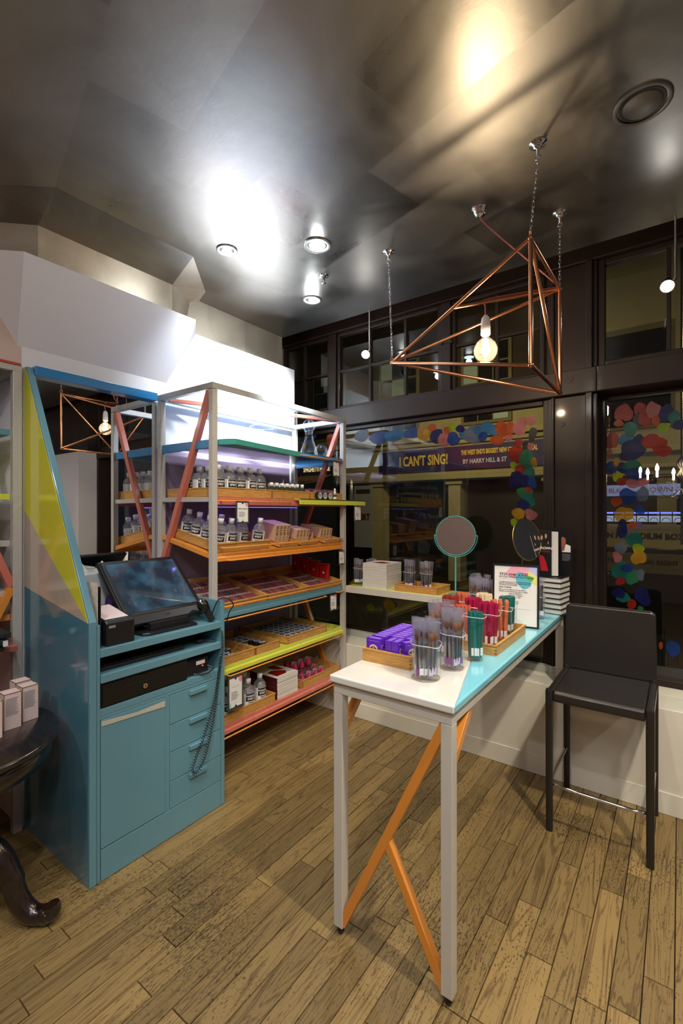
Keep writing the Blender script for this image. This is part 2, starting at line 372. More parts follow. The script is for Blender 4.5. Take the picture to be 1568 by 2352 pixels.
def text(body, size, mt, pos, basis, parent, name='lettering', sx=1, **k):
    me = text_mesh(body, size, mt, **k); o = bpy.data.objects.new(name, me); C.objects.link(o)
    M = basis.to_4x4() @ Matrix.Diagonal((sx, 1, 1, 1)); M.translation = Vector(pos)
    if parent: o.parent = parent; M.translation = Vector(pos) - ORG.get(parent.name, Vector()); ORG[o.name] = ORG.get(parent.name, Vector())
    o.matrix_local = M; return o

# ================================================================== STRUCTURE
fb = MB().box(-3.6, 3.3, -3.2, 3.3, -.08, -.012)
fl = sobj('floor', fb, mat('sub_floor', '#1a120b', .8, var=.2))
pl = MB(); t_ = .0012
pl.add([(0, 0, 0), (1, 0, 0), (1, 1, 0), (0, 1, 0), (.015, .002, 1), (.985, .002, 1), (.985, .998, 1), (.015, .998, 1)],
       [(4, 5, 6, 7), (0, 1, 5, 4), (1, 2, 6, 5), (2, 3, 7, 6), (3, 0, 4, 7)])
pme = pl.mesh('plank', OAK)
def plank(x0, x1, y0, y1, z=0.0):
    o = bpy.data.objects.new('plank', pme); C.objects.link(o); o.parent = fl
    o.location = (x0 + .0009, y0 + .0009, -.012); o.scale = (x1 - x0 - .0018, y1 - y0 - .0018, .012 + z - .0)
PWD = .0872; x = -3.24; nrow = 0
while x < .60:
    y = .18 - rnd.random() * .5
    while y < 3.0:
        ln = rnd.choice([.42, .55, .68, .8, .95, 1.1]); y1 = min(y + ln, 3.02)
        if y1 > .2: plank(x, x + PWD, max(y, .15), y1, rnd.uniform(-.0007, 0))
        y = y1
    x += PWD; nrow += 1
rest = MB(); xx = -3.6
# boards beyond the built ones: joined geometry
yy = [(-3.6, 3.3, -3.2, .148), (.602, 3.3, .15, 3.3), (-3.6, -3.242, .15, 3.3), (-3.242, .6, 3.02, 3.3)]
for (a, b_, c_, d_) in yy:
    x = a
    while x < b_:
        y = c_; x1 = min(x + PWD, b_)
        while y < d_:
            y1 = min(y + rnd.choice([.6, .8, 1.0]), d_); rest.box(x + .0008, x1 - .0008, y + .0008, y1 - .0008, -.011, rnd.uniform(-.0007, 0)); y = y1
        x = x1
rb = obj('plank', rest, OAK, fl); rb['kind'] = 'stuff'
tr = sobj('trim_1', MB().box(-2.215, -2.195, 1.69, 3.0, 0, .003), mat('floor_strip', '#9a8146', .4, var=.1))
# ceiling with openings for nothing: one leaf-covered slab
sobj('ceiling', MB().box(-3.6, 3.3, -3.2, 3.03, 3.15, 3.29), LEAF)
sobj('ceiling_recess', MB().box(-3.6, 3.3, 3.03, 3.32, 3.29, 3.35), BLACKM)
# left wall: white block carrying mirror and shelves, silver wall above it
LW = MB(); LW.box(-3.5, -2.70, .95, 3.015, 0, 2.83)
sobj('wall_left_rear', MB().box(-3.5, -2.699, -3.2, .50, 2.346, 2.829), mat('red_wall', '#d2452c', .5))  # unseen stretch coloured red to tint the ceiling's reflection
sobj('wall_left', LW, WHITE)
sobj('wall_left_upper', MB().box(-3.5, -2.85, -3.2, 3.02, 2.83, 3.149).box(-3.5, -3.07, 3.02, 3.3, 2.83, 3.29), LEAF2)
sobj('wall_left_end', MB().box(-3.5, -3.07, 3.015, 3.3, 0, 2.83), WHITE)
sobj('wall_left_front', MB().box(-3.5, -2.70, .50, .95, 2.345, 2.83).box(-3.5, -3.22, -3.2, .95, 0, 2.345), PINKW)
bh = MB()
bh.add([(-2.5, .89, 2.83), (-2.5, 1.852, 2.83), (-2.70, 1.772, 2.44), (-2.70, .93, 2.44), (-2.70, .70, 2.83), (-2.70, 1.998, 2.83)],
       [(0, 3, 2, 1), (0, 4, 3), (1, 2, 5), (0, 1, 5, 4), (3, 4, 5, 2)])
sobj('trim_2', bh, WHITE)
cf = MB()
A0 = (-2.85, .62, 3.1495); A = (-2.604, .828, 3.1495); B = (-2.409, .990, 3.1495); Cc = (-2.384, 1.747, 3.1495); G = (-2.696, 2.078, 3.1495); G2 = (-2.85, 2.14, 3.1495)
F_ = (-2.85, .905, 3.104); E_ = (-2.72, 1.032, 3.104); D_ = (-2.72, 1.830, 3.108); H_ = (-2.85, 2.06, 3.112)
F0 = (-2.85, .905, 2.831); E0 = (-2.72, 1.032, 2.831); D0 = (-2.72, 1.830, 2.831); H0 = (-2.85, 2.0, 2.831)
cf.add([A0, A, B, Cc, G, G2, F_, E_, D_, H_, F0, E0, D0, H0],
       [(2, 3, 8, 7), (0, 1, 7, 6), (1, 2, 7), (3, 4, 8), (4, 9, 8), (4, 5, 9), (6, 7, 11, 10), (7, 8, 12, 11), (8, 9, 13, 12), (10, 11, 12, 13), (0, 5, 4, 3, 2, 1)])
cf.m = [1, 1, 1, 0, 0, 0, 0, 0, 0, 0, 1]; sobj('trim_3', cf, [LEAF2, LEAF])  # slope darker, other faces paler: light and shade set by leaf colour
# right and back walls of the shop, seen only in the mirror and glass
sobj('wall_right', MB().box(3.2, 3.3, -3.2, 3.3, 0, 3.29), WHITE)
sobj('wall_back', MB().box(-3.5, 3.3, -3.3, -3.2, 0, 3.29), PINKW)
sobj('wall_front', MB().box(1.19, 3.2, 2.98, 3.3, 0, 2.42), WHITE)
sobj('wall_front_upper', MB().box(1.19, 3.2, 3.1, 3.3, 2.42, 3.29), DWOOD)
# window bench with skirting
sobj('trim_4', MB().box(-3.07, 1.19, 3.0, 3.225, .0, .555).box(-.44, 1.19, 3.225, 3.40, .0, .555).box(-3.07, -.44, 3.225, 3.30, 0, .50), CREAM, .004)
sobj('baseboard_front', MB().box(-3.07, 1.19, 2.992, 3.0, .0, .116), CREAM, .003)
sobj('trim_5', MB().box(-3.07, -.44, 3.225, 3.27, .50, .60), mat('sill_grey', '#a9a79c', .4), .004)
# --- dark timber shop front
WY = 3.27
def window(name, x0, x1, z0, z1, vm, hm, fr=.045, deep=.05, WY=3.27):
    w_ = struct(name, (x0, WY, z0))
    for (a, b_, c_, d_) in [(x0, x0 + fr, z0, z1), (x1 - fr, x1, z0, z1), (x0 + fr, x1 - fr, z0, z0 + fr), (x0 + fr, x1 - fr, z1 - fr, z1)]:
        obj('frame_bar', MB().box(a, b_, WY, WY + deep, c_, d_), DWOOD, w_, .006)
    xs = [x0 + fr] + vm + [x1 - fr]; zs = [z0 + fr] + hm + [z1 - fr]
    for v in vm: obj('glazing_bar', MB().box(v - .011, v + .011, WY + .008, WY + .04, z0 + fr, z1 - fr), DWOOD, w_, .003)
    for h in hm:
        for i in range(len(xs) - 1):
            obj('glazing_bar', MB().box(xs[i] + (.011 if i else 0), xs[i + 1] - (.011 if i < len(xs) - 2 else 0), WY + .008, WY + .04, h - .011, h + .011), DWOOD, w_, .003)
    for i in range(len(xs) - 1):
        for j in range(len(zs) - 1):
            obj('pane', MB().box(xs[i] + .004, xs[i + 1] - .004, WY + .026, WY + .028, zs[j] + .004, zs[j + 1] - .004), GLASS, w_)
    return w_
window('window_1', -3.07, -2.508, 2.495, 3.165, [-2.814], [2.83], .03)
window('window_2', -2.43, -1.45, 2.495, 3.165, [-2.094, -1.762], [2.83], .03)
w3 = window('window_3', -1.37, -.72, 2.495, 3.165, [-1.037], [2.83], .03)
obj('latch', MB().cyl((-1.44, 3.255, 2.865), (-1.36, 3.255, 2.865), .014).cyl((-1.40, 3.25, 2.865), (-1.40, 3.28, 2.865), .008).sphere((-1.44, 3.25, 2.865), .02, 6).sphere((-1.37, 3.25, 2.865), .018, 6), BLACKM, w3)
w4 = window('window_4', -3.07, -.695, .59, 2.34, [], [], .035)
w5 = window('window_5', -.424, 1.15, .556, 2.362, [], [], .046, WY=3.385)
window('window_6', -.41, 1.15, 2.495, 3.165, [-.05, .55], [], .04)
def timber(n, a): sobj(n, a, DWOOD, .006)
timber('trim_6', MB().box(-3.07, -.41, 3.215, 3.32, 2.34, 2.495).box(-.41, 1.19, 3.215, 3.44, 2.34, 2.495))
timber('trim_7', MB().box(-3.07, 1.19, 3.235, 3.32, 3.165, 3.29))
timber('trim_8', MB().box(-2.508, -2.43, 3.25, 3.32, 2.495, 3.165).box(-1.45, -1.37, 3.25, 3.32, 2.495, 3.165))
pil = MB().box(-.70, -.41, 3.255, 3.33, .5, 2.34).box(-.70, -.41, 3.255, 3.33, 2.495, 3.165)
pil.box(-.45, -.415, 3.256, 3.44, .5, 2.34); pil.box(-.675, -.655, 3.235, 3.256, .5, 3.165).box(-.475, -.435, 3.225, 3.256, .5, 3.165)
timber('trim_9', pil)
for (x, z, r) in [(-.565, 2.44, .026), (-.615, 2.17, .020)]:
    sobj('trim_10', MB().cyl((x, 3.250 if z < 2.3 else 3.21, z), (x, 3.258, z), r, n=20).cyl((x, 3.247 if z < 2.3 else 3.206, z), (x, 3.251, z), .004, m=1), [DWOOD, BLACKM], .002)
timber('trim_11', MB().box(-.695, -.41, 3.24, 3.32, .50, .59))
timber('trim_11', MB().box(-.41, 1.19, 3.375, 3.44, .53, .60))
timber('trim_12', MB().box(1.15, 1.19, 3.22, 3.44, .5, 3.165))

# painted window stickers on the inner glass face
DEC = {'orange': '#d8692c', 'red': '#c23a2a', 'blue': '#2f55a8', 'sky': '#3f8fc4', 'teal': '#2a8a80', 'yellow': '#d6a828', 'lime': '#b8d61e',
       'grey': '#7f8ba0', 'pink': '#d88a8e', 'navy': '#2a2f78', 'green': '#3c9a6a', 'dark': '#32302c', 'lilac': '#9a7fb8'}
def decal(wn, col, x, z, rx, rz, seed, WY=3.27):
    r_ = random.Random(seed); n = 14; ph = [r_.uniform(0, 6.3) for _ in range(3)]; sp = r_.uniform(.05, .16)
    pts = []
    for i in range(n):
        a = 2 * pi * i / n; k = 1 + sp * sin(2 * a + ph[0]) + sp * .8 * sin(3 * a + ph[1]) + .06 * sin(5 * a + ph[2])
        pts.append((x + rx * k * cos(a), WY + .0236 - seed % 12 * .00012, z + rz * k * sin(a)))
    c = lin(DEC[col])
    nm = 'sticker_' + col
    if nm not in MATS:
        m = bpy.data.materials.new(nm); m.use_nodes = True; MATS[nm] = m; nn = m.node_tree.nodes; ll = m.node_tree.links; nn.clear()
        out = nn.new('ShaderNodeOutputMaterial'); t = nn.new('ShaderNodeBsdfTransparent'); t.inputs[0].default_value = (.35 + c[0] * .65, .35 + c[1] * .65, .35 + c[2] * .65, 1)
        d = nn.new('ShaderNodeBsdfPrincipled'); d.inputs['Base Color'].default_value = (c[0] * .6, c[1] * .6, c[2] * .6, 1); d.inputs['Roughness'].default_value = .3
        mx = nn.new('ShaderNodeMixShader'); no = nn.new('ShaderNodeTexNoise'); no.inputs['Scale'].default_value = 9
        g = nn.new('ShaderNodeNewGeometry'); ll.new(g.outputs['Position'], no.inputs['Vector'])
        mr = nn.new('ShaderNodeMapRange'); mr.inputs[3].default_value = .05; mr.inputs[4].default_value = .75; ll.new(no.outputs[0], mr.inputs[0])
        ll.new(mr.outputs[0], mx.inputs[0]); ll.new(t.outputs[0], mx.inputs[1]); ll.new(d.outputs[0], mx.inputs[2]); ll.new(mx.outputs[0], out.inputs[0])
    obj('sticker', MB().poly(pts, (0, .0001, 0)), MATS[nm], wn)
for i_, (c_, x_, z_, a_, b_) in enumerate([('grey', -2.184, 2.251, 0.079, 0.052),
    ('blue', -2.011, 2.217, 0.091, 0.057),
    ('sky', -1.867, 2.221, 0.095, 0.049),
    ('blue', -1.71, 2.223, 0.068, 0.048),
    ('yellow', -1.605, 2.212, 0.059, 0.061),
    ('orange', -1.535, 2.248, 0.043, 0.027),
    ('navy', -1.499, 2.178, 0.06, 0.053),
    ('pink', -1.428, 2.145, 0.062, 0.056),
    ('orange', -1.414, 2.216, 0.027, 0.033),
    ('lime', -1.366, 2.234, 0.044, 0.026),
    ('blue', -1.366, 2.146, 0.051, 0.052),
    ('navy', -1.312, 2.215, 0.034, 0.029),
    ('sky', -1.288, 2.177, 0.033, 0.045),
    ('grey', -1.216, 2.164, 0.058, 0.082),
    ('sky', -1.136, 2.196, 0.063, 0.05),
    ('blue', -1.142, 2.141, 0.034, 0.037),
    ('sky', -1.067, 2.18, 0.043, 0.043),
    ('orange', -1.012, 2.183, 0.042, 0.061),
    ('orange', -0.964, 2.178, 0.053, 0.049),
    ('orange', -1.04, 2.109, 0.055, 0.034),
    ('pink', -0.883, 2.185, 0.049, 0.059),
    ('pink', -0.814, 2.218, 0.033, 0.036),
    ('dark', -0.803, 2.123, 0.028, 0.05),
    ('pink', -0.958, 2.114, 0.032, 0.021),
    ('red', -0.894, 2.072, 0.029, 0.033),
    ('red', -0.909, 1.999, 0.049, 0.066),
    ('dark', -0.842, 2.032, 0.031, 0.048),
    ('green', -0.842, 1.958, 0.05, 0.065),
    ('pink', -0.814, 2.045, 0.022, 0.029),
    ('teal', -0.831, 1.869, 0.045, 0.053),
    ('lime', -0.923, 1.919, 0.029, 0.027),
    ('red', -0.888, 1.887, 0.034, 0.041),
    ('navy', -0.911, 1.828, 0.043, 0.06),
    ('navy', -0.851, 1.811, 0.034, 0.041),
    ('blue', -0.803, 1.8, 0.028, 0.044),
    ('yellow', -0.792, 1.934, 0.022, 0.035),
    ('green', -0.851, 1.73, 0.048, 0.045),
    ('red', -0.831, 1.751, 0.022, 0.023),
    ('teal', -0.831, 1.677, 0.048, 0.05),
    ('navy', -0.865, 1.648, 0.04, 0.041),
    ('yellow', -0.894, 1.588, 0.043, 0.042),
    ('pink', -0.814, 1.582, 0.036, 0.042),
    ('lime', -0.923, 1.528, 0.026, 0.027),
    ('yellow', -2.265, 0.967, 0.045, 0.06),
    ('lime', -2.097, 0.8, 0.039, 0.033),
    ('yellow', -1.916, 0.84, 0.049, 0.049),
    ('sky', -2.737, 2.305, 0.062, 0.056),
    ('grey', -2.816, 2.272, 0.063, 0.049),
    ('orange', -2.51, 2.244, 0.058, 0.055),
    ('yellow', -2.462, 0.756, 0.039, 0.027)]): decal(w4, c_, x_, z_, a_, b_, i_)
for i_, (c_, x_, z_, a_, b_) in enumerate([('red', -0.274, 2.203, 0.045, 0.059),
    ('orange', -0.301, 2.143, 0.027, 0.021),
    ('red', -0.194, 2.219, 0.031, 0.037),
    ('dark', -0.189, 2.149, 0.039, 0.046),
    ('red', -0.167, 2.154, 0.03, 0.057),
    ('pink', -0.124, 2.2, 0.038, 0.051),
    ('navy', -0.061, 2.172, 0.041, 0.055),
    ('teal', -0.024, 2.147, 0.028, 0.04),
    ('lime', -0.074, 2.095, 0.035, 0.025),
    ('teal', -0.24, 2.102, 0.04, 0.042),
    ('navy', 0.0, 2.102, 0.036, 0.029),
    ('orange', -0.112, 2.137, 0.019, 0.036),
    ('red', -0.338, 2.04, 0.039, 0.053),
    ('sky', -0.256, 2.038, 0.049, 0.042),
    ('navy', -0.198, 2.032, 0.031, 0.032),
    ('red', -0.124, 2.013, 0.063, 0.046),
    ('red', -0.082, 1.958, 0.045, 0.036),
    ('navy', -0.233, 1.97, 0.074, 0.058),
    ('pink', -0.348, 1.965, 0.019, 0.027),
    ('blue', -0.343, 1.871, 0.037, 0.043),
    ('yellow', -0.313, 1.904, 0.012, 0.032),
    ('navy', -0.278, 1.868, 0.031, 0.034),
    ('teal', -0.233, 1.883, 0.044, 0.032),
    ('blue', -0.216, 1.83, 0.053, 0.037),
    ('lime', -0.306, 1.824, 0.032, 0.042),
    ('yellow', -0.336, 1.844, 0.021, 0.032),
    ('red', -0.283, 1.786, 0.032, 0.023),
    ('pink', -0.207, 1.777, 0.057, 0.034),
    ('blue', -0.249, 1.695, 0.047, 0.052),
    ('grey', -0.178, 1.706, 0.032, 0.047),
    ('orange', -0.313, 1.664, 0.028, 0.032),
    ('yellow', -0.274, 1.584, 0.052, 0.05),
    ('blue', -0.194, 1.616, 0.027, 0.033),
    ('navy', -0.283, 1.497, 0.029, 0.058),
    ('lilac', -0.198, 1.522, 0.024, 0.023),
    ('orange', -0.229, 1.521, 0.024, 0.021),
    ('teal', -0.222, 1.432, 0.044, 0.053),
    ('lilac', -0.265, 1.481, 0.034, 0.021),
    ('grey', -0.29, 1.382, 0.032, 0.037),
    ('lime', -0.2, 1.381, 0.03, 0.031),
    ('yellow', -0.198, 1.329, 0.037, 0.047),
    ('pink', -0.308, 1.323, 0.027, 0.032),
    ('teal', -0.29, 1.244, 0.045, 0.059),
    ('green', -0.229, 1.209, 0.035, 0.048),
    ('blue', -0.256, 1.26, 0.036, 0.026),
    ('red', -0.292, 1.178, 0.027, 0.024),
    ('grey', -0.189, 1.226, 0.024, 0.031),
    ('navy', -0.301, 1.105, 0.032, 0.037),
    ('dark', -0.233, 1.143, 0.035, 0.037),
    ('teal', -0.278, 1.081, 0.036, 0.034),
    ('red', -0.233, 1.044, 0.024, 0.031),
    ('green', -0.189, 1.023, 0.017, 0.015),
    ('navy', -0.178, 1.097, 0.039, 0.057),
    ('orange', -0.088, 0.819, 0.01, 0.023),
    ('blue', -0.03, 0.811, 0.032, 0.05)]): decal(w5, c_, x_ * 1.035, 1.6 + (z_ - 1.6) * 1.035, a_ * 1.03, b_ * 1.03, i_ + 60, 3.385)
# ================================================================== MIRROR AND CASH COUNTER
mi = thing('wall_mirror', (-2.69, 1.33, 1.0), 'large mirror in a blue frame above the teal cash counter', 'mirror')
obj('mirror_glass', MB().box(-2.694, -2.686, .992, 1.695, 1.005, 2.298), MIRROR, mi)
obj('header', MB().box(-2.695, -2.645, .992, 1.675, 2.296, 2.345), BLUE, mi, .003)

ct = thing('cash_counter', (-2.36, 1.32, 0), 'teal lacquered cash counter with sloping yellow and teal side panel', 'counter')
# tall sloping side panel, painted in three fields on its outer face
p0, p1 = .960, .992
sp = MB()
yl = [(-2.672, 2.335), (-2.02, 1.128)]
sp.poly([(-2.695, p0 + .002, 0), (-2.02, p0 + .002, 0), (-2.02, p0 + .002, 1.128), (-2.672, p0 + .002, 2.338), (-2.695, p0 + .002, 2.338)], (0, p1 - p0 - .002, 0))
obj('side_panel', sp, TEAL, ct, .002)
obj('paint_field', MB().poly([(-2.695, p0, 0), (-2.03, p0, 0), (-2.03, p0, 1.125), (-2.695, p0, 1.222)], (0, .0015, 0)), TEALHI, ct, label='dark teal gloss field of the side panel')
obj('paint_field', MB().poly([(-2.695, p0, 1.222), (-2.03, p0, 1.125), (-2.695, p0, 1.61)], (0, .0015, 0)), BEIP, ct, label='beige gloss triangle of the side panel')
obj('paint_field', MB().poly([(-2.695, p0, 1.61), (-2.03, p0, 1.125), (-2.668, p0, 2.312), (-2.695, p0, 2.335)], (0, .0015, 0)), YELP, ct, label='yellow gloss triangle of the side panel')
XF = -2.02
obj('side_panel', MB().box(-2.695, XF, 1.660, 1.684, 0, 1.115), TEAL, ct, .002)
obj('back_panel', MB().box(-2.695, -2.68, .992, 1.66, 0, 1.0), TEAL, ct)
obj('upright', MB().box(-2.68, XF - .002, .994, 1.008, 0, 1.112), TEAL, ct, .002)
obj('worktop', MB().box(-2.68, XF, 1.008, 1.66, .968, 1.005), TEAL, ct, .003)
obj('pull_out_shelf', MB().box(-2.60, XF + .004, 1.010, 1.658, .857, .894), TEAL, ct, .003)
obj('shelf', MB().box(-2.68, XF - .003, 1.008, 1.66, .715, .745), TEAL, ct, .002)
obj('stile', MB().box(-2.05, XF - .003, 1.3205, 1.3465, .138, .6995), TEAL, ct, .0015)
obj('rail', MB().box(-2.05, XF - .003, 1.008, 1.66, .700, .715), TEAL, ct)
dr = obj('door', MB().box(-2.04, XF - .001, 1.0105, 1.3195, .141, .698), TEAL, ct, .002)
tp = MB().poly([(XF + .0003, 1.012, .672), (XF + .0003, 1.318, .655), (XF + .0003, 1.319, .684), (XF + .0003, 1.18, .678), (XF + .0003, 1.013, .694)], (.0008, 0, 0))
obj('adhesive_tape', tp, mat('old_tape', '#b8b6a4', .35), dr)
zs = [.138, .274, .418, .554, .698]
for i in range(4):
    d_ = obj('drawer', MB().box(-2.04, XF - .001, 1.3475, 1.6585, zs[i] + .0015, zs[i + 1] - .0015), TEAL, ct, .002)
    obj('drawer_handle', MB().box(XF - .001, XF + .014, 1.455, 1.560, zs[i + 1] - .032, zs[i + 1] - .010), TEAL, d_, .002)
obj('drawer_carcass', MB().box(-2.66, -2.05, 1.03, 1.64, .12, .69), TEAL, ct)
obj('kickboard', MB().box(-2.05, XF - .001, 1.0105, 1.6585, .0, .1365), TEAL, ct, .002)

cd = thing('till_box', (-2.26, 1.23, .745), 'black steel cash drawer under the pull-out shelf with round lock', 'till box')
obj('case', MB().box(-2.50, -2.03, 1.012, 1.45, .7455, .853), BLACK, cd, .002)
fr = obj('front', MB().box(-2.03, -2.022, 1.018, 1.444, .752, .846), mat('black_metal', '#1c1a16', .4, metal=.3), cd, .002)
obj('slot', MB().box(-2.0222, -2.0212, 1.07, 1.30, .808, .812), BLACKM, fr)
obj('lock', MB().cyl((-2.022, 1.215, .788), (-2.016, 1.215, .788), .0115, n=20).box(-2.0162, -2.0155, 1.213, 1.217, .783, .793, 1), [CHROME, BLACKM], fr)
pb = thing('power_box', (-2.13, 1.56, .745), 'small black power box with red light beside cash drawer', 'power box')
obj('case', MB().box(-2.24, -2.05, 1.462, 1.60, .7455, .83), BLACK, pb, .008)
obj('sticker', MB().box(-2.0498, -2.0492, 1.520, 1.575, .795, .815), LABELW, pb)
obj('indicator_light', MB().cyl((-2.05, 1.560, .785), (-2.047, 1.560, .785), .003), mat('red_led', '#ff2010', .4, emit=12), pb)
cb = [(-2.045, 1.50, .755), (-2.02, 1.53, .752), (-2.01, 1.57, .752), (-2.015, 1.61, .765), (-2.045, 1.585, .78)]
tag(obj('cable', MB().tube(cb, .004), BLACK), 'short black cable looping in front of the power box', 'cable')
kb = thing('keyboard', (-2.2, 1.25, .894), 'black keyboard lying on the pull-out shelf of the cash counter', 'keyboard')
obj('keyboard_body', MB().box(-2.22, -2.06, 1.03, 1.46, .8945, .912), BLACK, kb, .003)
kk = MB()
for i in range(5):
    for j in range(15): kk.box(-2.21 + i * .029, -2.186 + i * .029, 1.04 + j * .0275, 1.063 + j * .0275, .912, .918)
kk = obj('keys', kk, BLACK, kb); kk['kind'] = 'stuff'
ms = thing('mouse', (-2.10, 1.58, .894), 'black computer mouse on right of the pull-out shelf', 'mouse')
obj('shell', MB().sphere((-2.10, 1.575, .907), .034, 8, sz=.42), BLACK, ms); obj('cable', MB().tube([(-2.07, 1.59, .903), (-2.04, 1.615, .898), (-2.035, 1.64, .898)], .002), BLACK, ms)

# till monitor: tilted slab on a stand
mo = thing('till_monitor', (-2.30, 1.42, 1.005), 'black touch-screen till monitor tilted back on the cash counter', 'monitor')
bl = Vector((-2.135, 1.185, 1.075)); u = Vector((0, 1, 0)); vtop = Vector((-2.415, 1.185, 1.345)); v = (vtop - bl).normalized(); nn = u.cross(v).normalized()
def slab(mb, a, b_, c_, d_, t0, t1, m=0):
    pts = [bl + u * a + v * c_, bl + u * b_ + v * c_, bl + u * b_ + v * d_, bl + u * a + v * d_]
    mb.poly([p + nn * t0 for p in pts], nn * (t1 - t0), m)
HH = (vtop - bl).length
mb = MB(); slab(mb, 0, .455, -.03, HH, -.03, -.004); obj('housing', mb, BLACK, mo, .008, 3)
mb = MB(); slab(mb, .0, .455, -.03, .022, -.006, .006); obj('bezel', mb, BLACK, mo, .004)
mb = MB(); slab(mb, .012, .443, .024, HH - .01, -.006, .0015); obj('bezel', mb, BLACK, mo, .003)
MONS = bpy.data.materials.new('lit_screen'); MONS.use_nodes = True; nt = MONS.node_tree; b = nt.nodes['Principled BSDF']
g_ = nt.nodes.new('ShaderNodeNewGeometry'); n_ = nt.nodes.new('ShaderNodeTexNoise'); n_.inputs['Scale'].default_value = 9; n_.inputs['Detail'].default_value = 6
nt.links.new(g_.outputs['Position'], n_.inputs['Vector']); cr = nt.nodes.new('ShaderNodeValToRGB')
cr.color_ramp.elements[0].position = .42; cr.color_ramp.elements[0].color = (*lin('#142a3a'), 1); cr.color_ramp.elements[1].position = .75; cr.color_ramp.elements[1].color = (*lin('#47718a'), 1)
nt.links.new(n_.outputs[0], cr.inputs[0]); nt.links.new(cr.outputs[0], b.inputs['Emission Color']); b.inputs['Emission Strength'].default_value = .7
b.inputs['Base Color'].default_value = (.01, .012, .016, 1); b.inputs['Roughness'].default_value = .12; b.inputs['Coat Weight'].default_value = 1
mb = MB(); slab(mb, .032, .423, .042, HH - .03, .0015, .0025); obj('screen', mb, MONS, mo)
mb = MB()
for i, dx in enumerate((-.012, -.004, .005, .012)): slab(mb, .215 + dx, .222 + dx, -.008 - .004 * (i == 0), .004 + .002 * (i % 2), .006, .0068)
obj('emblem', mb, CHROME, mo)
mb = MB().poly([(-2.42, 1.27, 1.035), (-2.12, 1.27, 1.035), (-2.16, 1.27, 1.085), (-2.36, 1.27, 1.26)], (0, .28, 0)); obj('neck', mb, BLACKM, mo, .006)
mb = MB().poly([(-2.45, 1.20, 1.0052), (-2.07, 1.23, 1.0052), (-2.05, 1.26, 1.0052), (-2.05, 1.53, 1.0052), (-2.45, 1.56, 1.0052)], (0, 0, .014)); obj('base', mb, BLACK, mo, .004)
obj('port_block', MB().box(-2.14, -2.085, 1.285, 1.50, 1.019, 1.056), BLACK, mo, .003)
po = MB()
for i in range(3): po.box(-2.0852, -2.0845, 1.375 + i * .022, 1.390 + i * .022, 1.028, 1.044)
obj('sockets', po, BLACKM, mo)
pr_ = thing('receipt_printer', (-2.15, 1.10, 1.005), 'black receipt printer with a pink paper slip on the cash counter', 'printer')
mb = MB().poly([(-2.27, 1.041, 1.0055), (-2.035, 1.041, 1.0055), (-2.035, 1.041, 1.105), (-2.05, 1.041, 1.118), (-2.27, 1.041, 1.15)], (0, .132, 0)); obj('case', mb, BLACK, pr_, .005)
obj('badge', MB().box(-2.0348, -2.034, 1.052, 1.082, 1.085, 1.096), mat('badge', '#a7a49a', .4, metal=.5), pr_)
obj('button', MB().box(-2.0348, -2.0335, 1.135, 1.16, 1.06, 1.078), BLACKM, pr_)
mb = MB().poly([(-2.06, 1.046, 1.1208), (-2.06, 1.155, 1.1208), (-2.25, 1.165, 1.1486), (-2.25, 1.05, 1.1486)], (0, 0, .001)); tag(obj('paper_slip', mb, mat('pink_paper', '#dcc8c8', .6)), 'pink paper slip lying on top of the receipt printer', 'paper')
sc = thing('barcode_scanner', (-2.08, 1.61, 1.005), 'glossy black barcode scanner standing right of till monitor', 'scanner')
obj('head', MB().tube([(-2.10, 1.575, 1.12), (-2.085, 1.585, 1.10), (-2.07, 1.60, 1.07)], [.024, .034, .026], 14), mat('gloss_black', '#0c0c0e', .08, coat=1), sc)
obj('grip', MB().tube([(-2.07, 1.60, 1.075), (-2.058, 1.612, 1.04), (-2.05, 1.622, 1.012)], [.019, .018, .020], 12), BLACK, sc)
cbl = [(-2.06, 1.618, 1.02), (-2.02, 1.635, 1.005), (-1.985, 1.665, 1.0), (-1.975, 1.70, 1.01), (-1.99, 1.712, 1.035), (-2.03, 1.70, 1.05), (-2.06, 1.652, 1.128), (-2.09, 1.64, 1.02)]
def smooth_path(P, k=8):
    P = [Vector(p) for p in P]; out = []
    for i in range(len(P) - 1):
        p0_, p1_, p2_, p3_ = P[max(i - 1, 0)], P[i], P[i + 1], P[min(i + 2, len(P) - 1)]
        for j in range(k):
            t = j / k; out.append(.5 * ((2 * p1_) + (-p0_ + p2_) * t + (2 * p0_ - 5 * p1_ + 4 * p2_ - p3_) * t * t + (-p0_ + 3 * p1_ - 3 * p2_ + p3_) * t ** 3))
    out.append(P[-1]); return out
obj('cable', MB().tube(smooth_path([(-2.06, 1.618, 1.02), (-2.03, 1.65, 1.122), (-2.0, 1.69, 1.125), (-1.985, 1.715, 1.09), (-2.0, 1.70, 1.05), (-2.012, 1.69, .99)]), .0035, 6), BLACK, sc)
